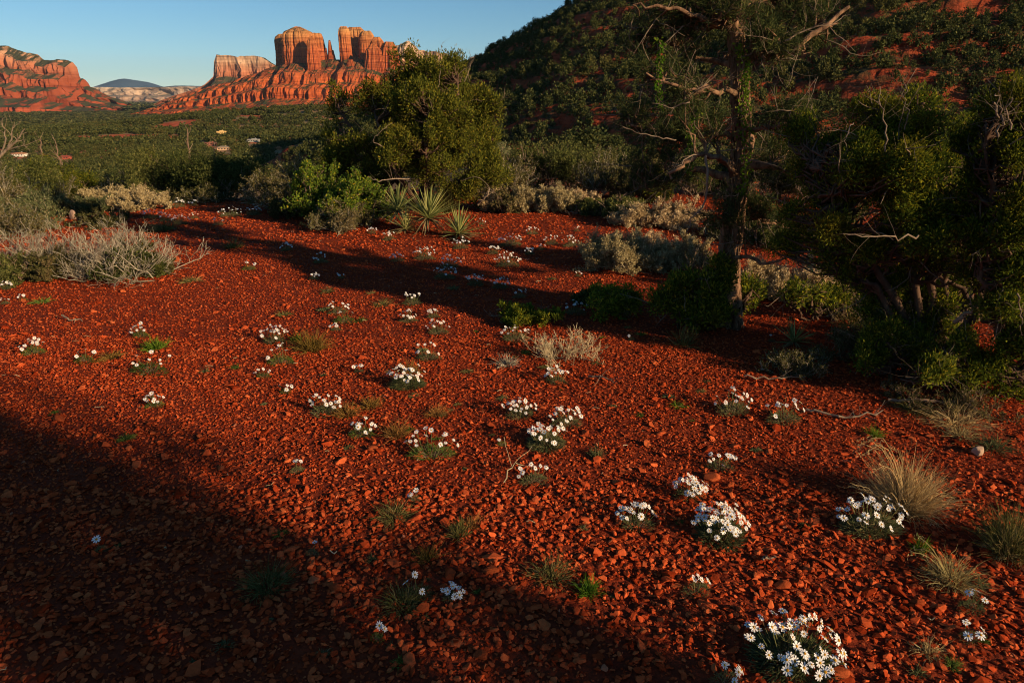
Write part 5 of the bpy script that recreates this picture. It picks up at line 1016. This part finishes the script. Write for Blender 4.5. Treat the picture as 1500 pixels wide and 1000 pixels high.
D_(743, 390, 42, 20, 'wide daisy clump in the far light strip right of the yuccas')
D_(660, 391, 32, 15, 'daisy clump in the far light strip below the bright yucca')
D_(622, 380, 38, 16, 'daisy clump in the far light strip left of the one below the yucca')
D_(582, 383, 24, 8, 'small daisies at the left end of the far light strip')
D_(652, 408, 38, 15, 'leftmost of the bluish shaded daisy clumps in the long tree shadow')
D_(697, 418, 32, 15, 'middle one of the bluish shaded daisy clumps in the long tree shadow')
D_(733, 422, 30, 13, 'rightmost of the bluish shaded daisy clumps in the long tree shadow')
D_(760, 436, 26, 6, 'dim daisies right below the bluish shaded clumps')
D_(675, 364, 28, 12, 'daisy clump just below the bright yucca')
D_(748, 360, 40, 16, 'long daisy clump behind the far light strip')
D_(722, 372, 22, 10, 'small daisies between the two long far clumps')
D_(775, 373, 18, 7, 'tiny daisies right of the long far clump')
D_(836, 361, 28, 12, 'daisies next to the broad straw coloured shrub')
D_(808, 358, 24, 6, 'thin daisies left of those by the straw coloured shrub')
D_(792, 366, 18, 5, 'few tiny daisies in the far right gravel')
D_(545, 342, 16, 7, 'small daisies left of the yuccas at the back rim')
D_(570, 352, 24, 8, 'small daisies in front of the leftmost yucca')
D_(705, 329, 14, 5, 'tiny daisies behind the bright yucca')
D_(780, 343, 20, 7, 'tiny daisies before the pale far shrubs, left ones')
D_(845, 339, 12, 4, 'tiny daisies before the pale far shrubs, right ones')
D_(420, 367, 20, 9, 'daisies in the far shadow streak left of centre')
D_(470, 385, 26, 8, 'sparse daisies at the end of the far shadow streak')
D_(460, 409, 20, 7, 'dim daisies in the wide far shadow')
D_(500, 408, 14, 4, 'two dim flower heads right of those in the far shadow')
D_(847, 405, 14, 4, 'tiny daisies in front of the broad straw coloured shrub')
D_(265, 329, 30, 17, 'brightest daisies of the far left drift, the right end')
D_(222, 320, 32, 15, 'daisies of the far left drift, the left end', group='white daisy clumps on the gravel')
D_(243, 324, 20, 6, 'thin middle daisies of the far left drift')
D_(262, 304, 26, 11, 'daisies at the very back left of the gravel')
D_(283, 302, 18, 7, 'small daisies right of the very back left ones')
D_(338, 317, 38, 15, 'daisies in the far shade below the dark bushes, left patch')
D_(372, 315, 26, 11, 'daisies in the far shade below the dark bushes, right patch')
D_(285, 321, 18, 6, 'few daisies between the far left drift and the shaded patches')
D_(320, 330, 20, 5, 'dim daisies in front of the shaded far patches')
D_(10, 424, 20, 10, 'white daisies at the foot of the dark green bush on the left edge')
D_(8, 445, 16, 4, 'few daisies at the left edge below the dark green bush')
D_(35, 440, 18, 4, 'few daisies left of the flat green plant', 'G')
D_(365, 395, 24, 5, 'small green leaved daisies right of the grey twig tangle', 'G')
D_(612, 872, 60, 3, 'two bluish flowers in the shaded tuft at the bottom centre')
D_(662, 876, 36, 8, 'bluish daisies right of the shaded tuft at the bottom centre')
D_(552, 936, 26, 2, 'lone small daisy plant at the bottom left of centre', 'G')
D_(150, 806, 14, 1, 'single daisy in the left foreground shade')
D_(458, 812, 18, 1, 'single daisy right above the wide shaded tuft')
D_(1420, 935, 44, 5, 'daisies with green leaves near the right corner')
D_(1422, 892, 52, 3, 'bluish daisies above those near the right corner', 'g')
D_(1020, 866, 52, 4, 'leafy daisy plant with few flowers above the largest clump')
D_(608, 732, 20, 2, 'two daisies beside the wide flat tuft')
D_(735, 652, 20, 1, 'single daisy left of the three joined clumps', 'G')
D_(893, 368, 14, 4, 'tiny daisies hidden by the straw coloured shrub')
D_(925, 498, 10, 1, 'single dim flower in the deep shade below the pine')
D_(1130, 300+200, 14, 1, 'single dim flower beside the small shaded yucca')

rng = rng_(700); made = []
sp_m = [None]*4
for i in range(60):
    u = rng.uniform(330, 1100) if i < 42 else rng.uniform(60, 1450); v = rng.uniform(405, 660) if i < 42 else rng.uniform(560, 985)
    w = rng.uniform(10, 24); k = int(rng.integers(0, 4)); p = gat(u, v)
    if sp_m[k] is None:
        o = tuft(u, v, w, w*.5, ['daisy_leaf', 'daisy_green', 'grass_olive', 'daisy_leaf'][k], 70, 'tiny green sprout among the gravel stones, no flower on it', droop=.6, name='sprout', cat='sprout'); sp_m[k] = (o.data, w*p.length)
    else:
        o = bpy.data.objects.new('sprout', sp_m[k][0]); COL.objects.link(o); o.location = p; s = w*p.length/sp_m[k][1]; o.scale = (s, s, s); o.rotation_euler = (0, 0, rng.uniform(0, 6.28)); tag(o, 'tiny green sprout among the gravel stones, no flower on it', 'sprout')
    o['group'] = 'tiny sprouts scattered over the gravel'

# ================================================================ TREES BESIDE THE VIEWER: their shadows lie on the gravel
def shade_tree(t, n, H, lobes, label, seed, ncl, per=60, name='juniper_tree'):
    x = t*SUN_AZ[0]+n*-SUN_AZ[1]; y = t*SUN_AZ[1]+n*SUN_AZ[0]; base = Vector((x, y, float(gz(x, y)))); rng = rng_(seed)
    ells = [(e[0]*SUN_AZ[0]-e[1]*SUN_AZ[1], e[0]*SUN_AZ[1]+e[1]*SUN_AZ[0], e[2], e[3], e[3], e[4], 0) for e in lobes]
    limbs = [[(0, 0, 0), (e[0]*.2, e[1]*.2, e[2]*.5), tuple(e[:3])] for e in ells[:6]]; E = [e[:6] for e in ells]
    b_ = big_tree(name, base, None, [(*e, 0) for e in E], limbs, label, M['juniper'], M['bark_juniper'], seed, ncl, per, .07, .028, .14, .05, 0)
    return b_
shade_tree(6.2, .82, 3.5, [(0, 0, 1.2, .9, .7), (0, .35, 1.9, .7, .5), (-.3, -.3, 2.2, .9, .6), (.3, .2, 2.9, .6, .5), (0, .55, 1.1, .5, .5), (0, -.8, 1.6, .8, .7), (0, .1, .6, .9, .4), (0, 0, 3.3, .4, .4), (-.5, .5, 2.5, .45, .35)], 'tall juniper beside the viewer whose shadow covers the near gravel', 401, 620, 52)
shade_tree(8.5, -1.9, 3.5, [(0, 0, 1.4, 1.2, .9), (0, .5, 2.2, .9, .6), (0, -.5, 2.8, 1, .7), (0, 0, .7, 1.2, .4)], 'second juniper behind the viewer', 402, 500, 60)

# ================================================================ THE AIR
def haze():
    b = MB(); X, Y0, Z0, Z1 = 19500., 19500., -140., 760.
    b.add([(x, y, z) for z in (Z0, Z1) for x, y in ((-X, -Y0), (X, -Y0), (X, Y0), (-X, Y0))], [(0, 3, 2, 1), (4, 5, 6, 7), (0, 1, 5, 4), (1, 2, 6, 5), (2, 3, 7, 6), (3, 0, 4, 7)])
    m, nt, out = new_mat('haze'); v = nt.nodes.new('ShaderNodeVolumePrincipled'); v.inputs['Density'].default_value = 1.5e-5; v.inputs['Color'].default_value = (.5, .75, 1.0, 1); v.inputs['Anisotropy'].default_value = 0.0
    nt.links.new(v.outputs[0], out.inputs['Volume']); tag(b.build('haze', m), 'thin blue air between the clearing and the far mountain', kind='stuff')
haze()
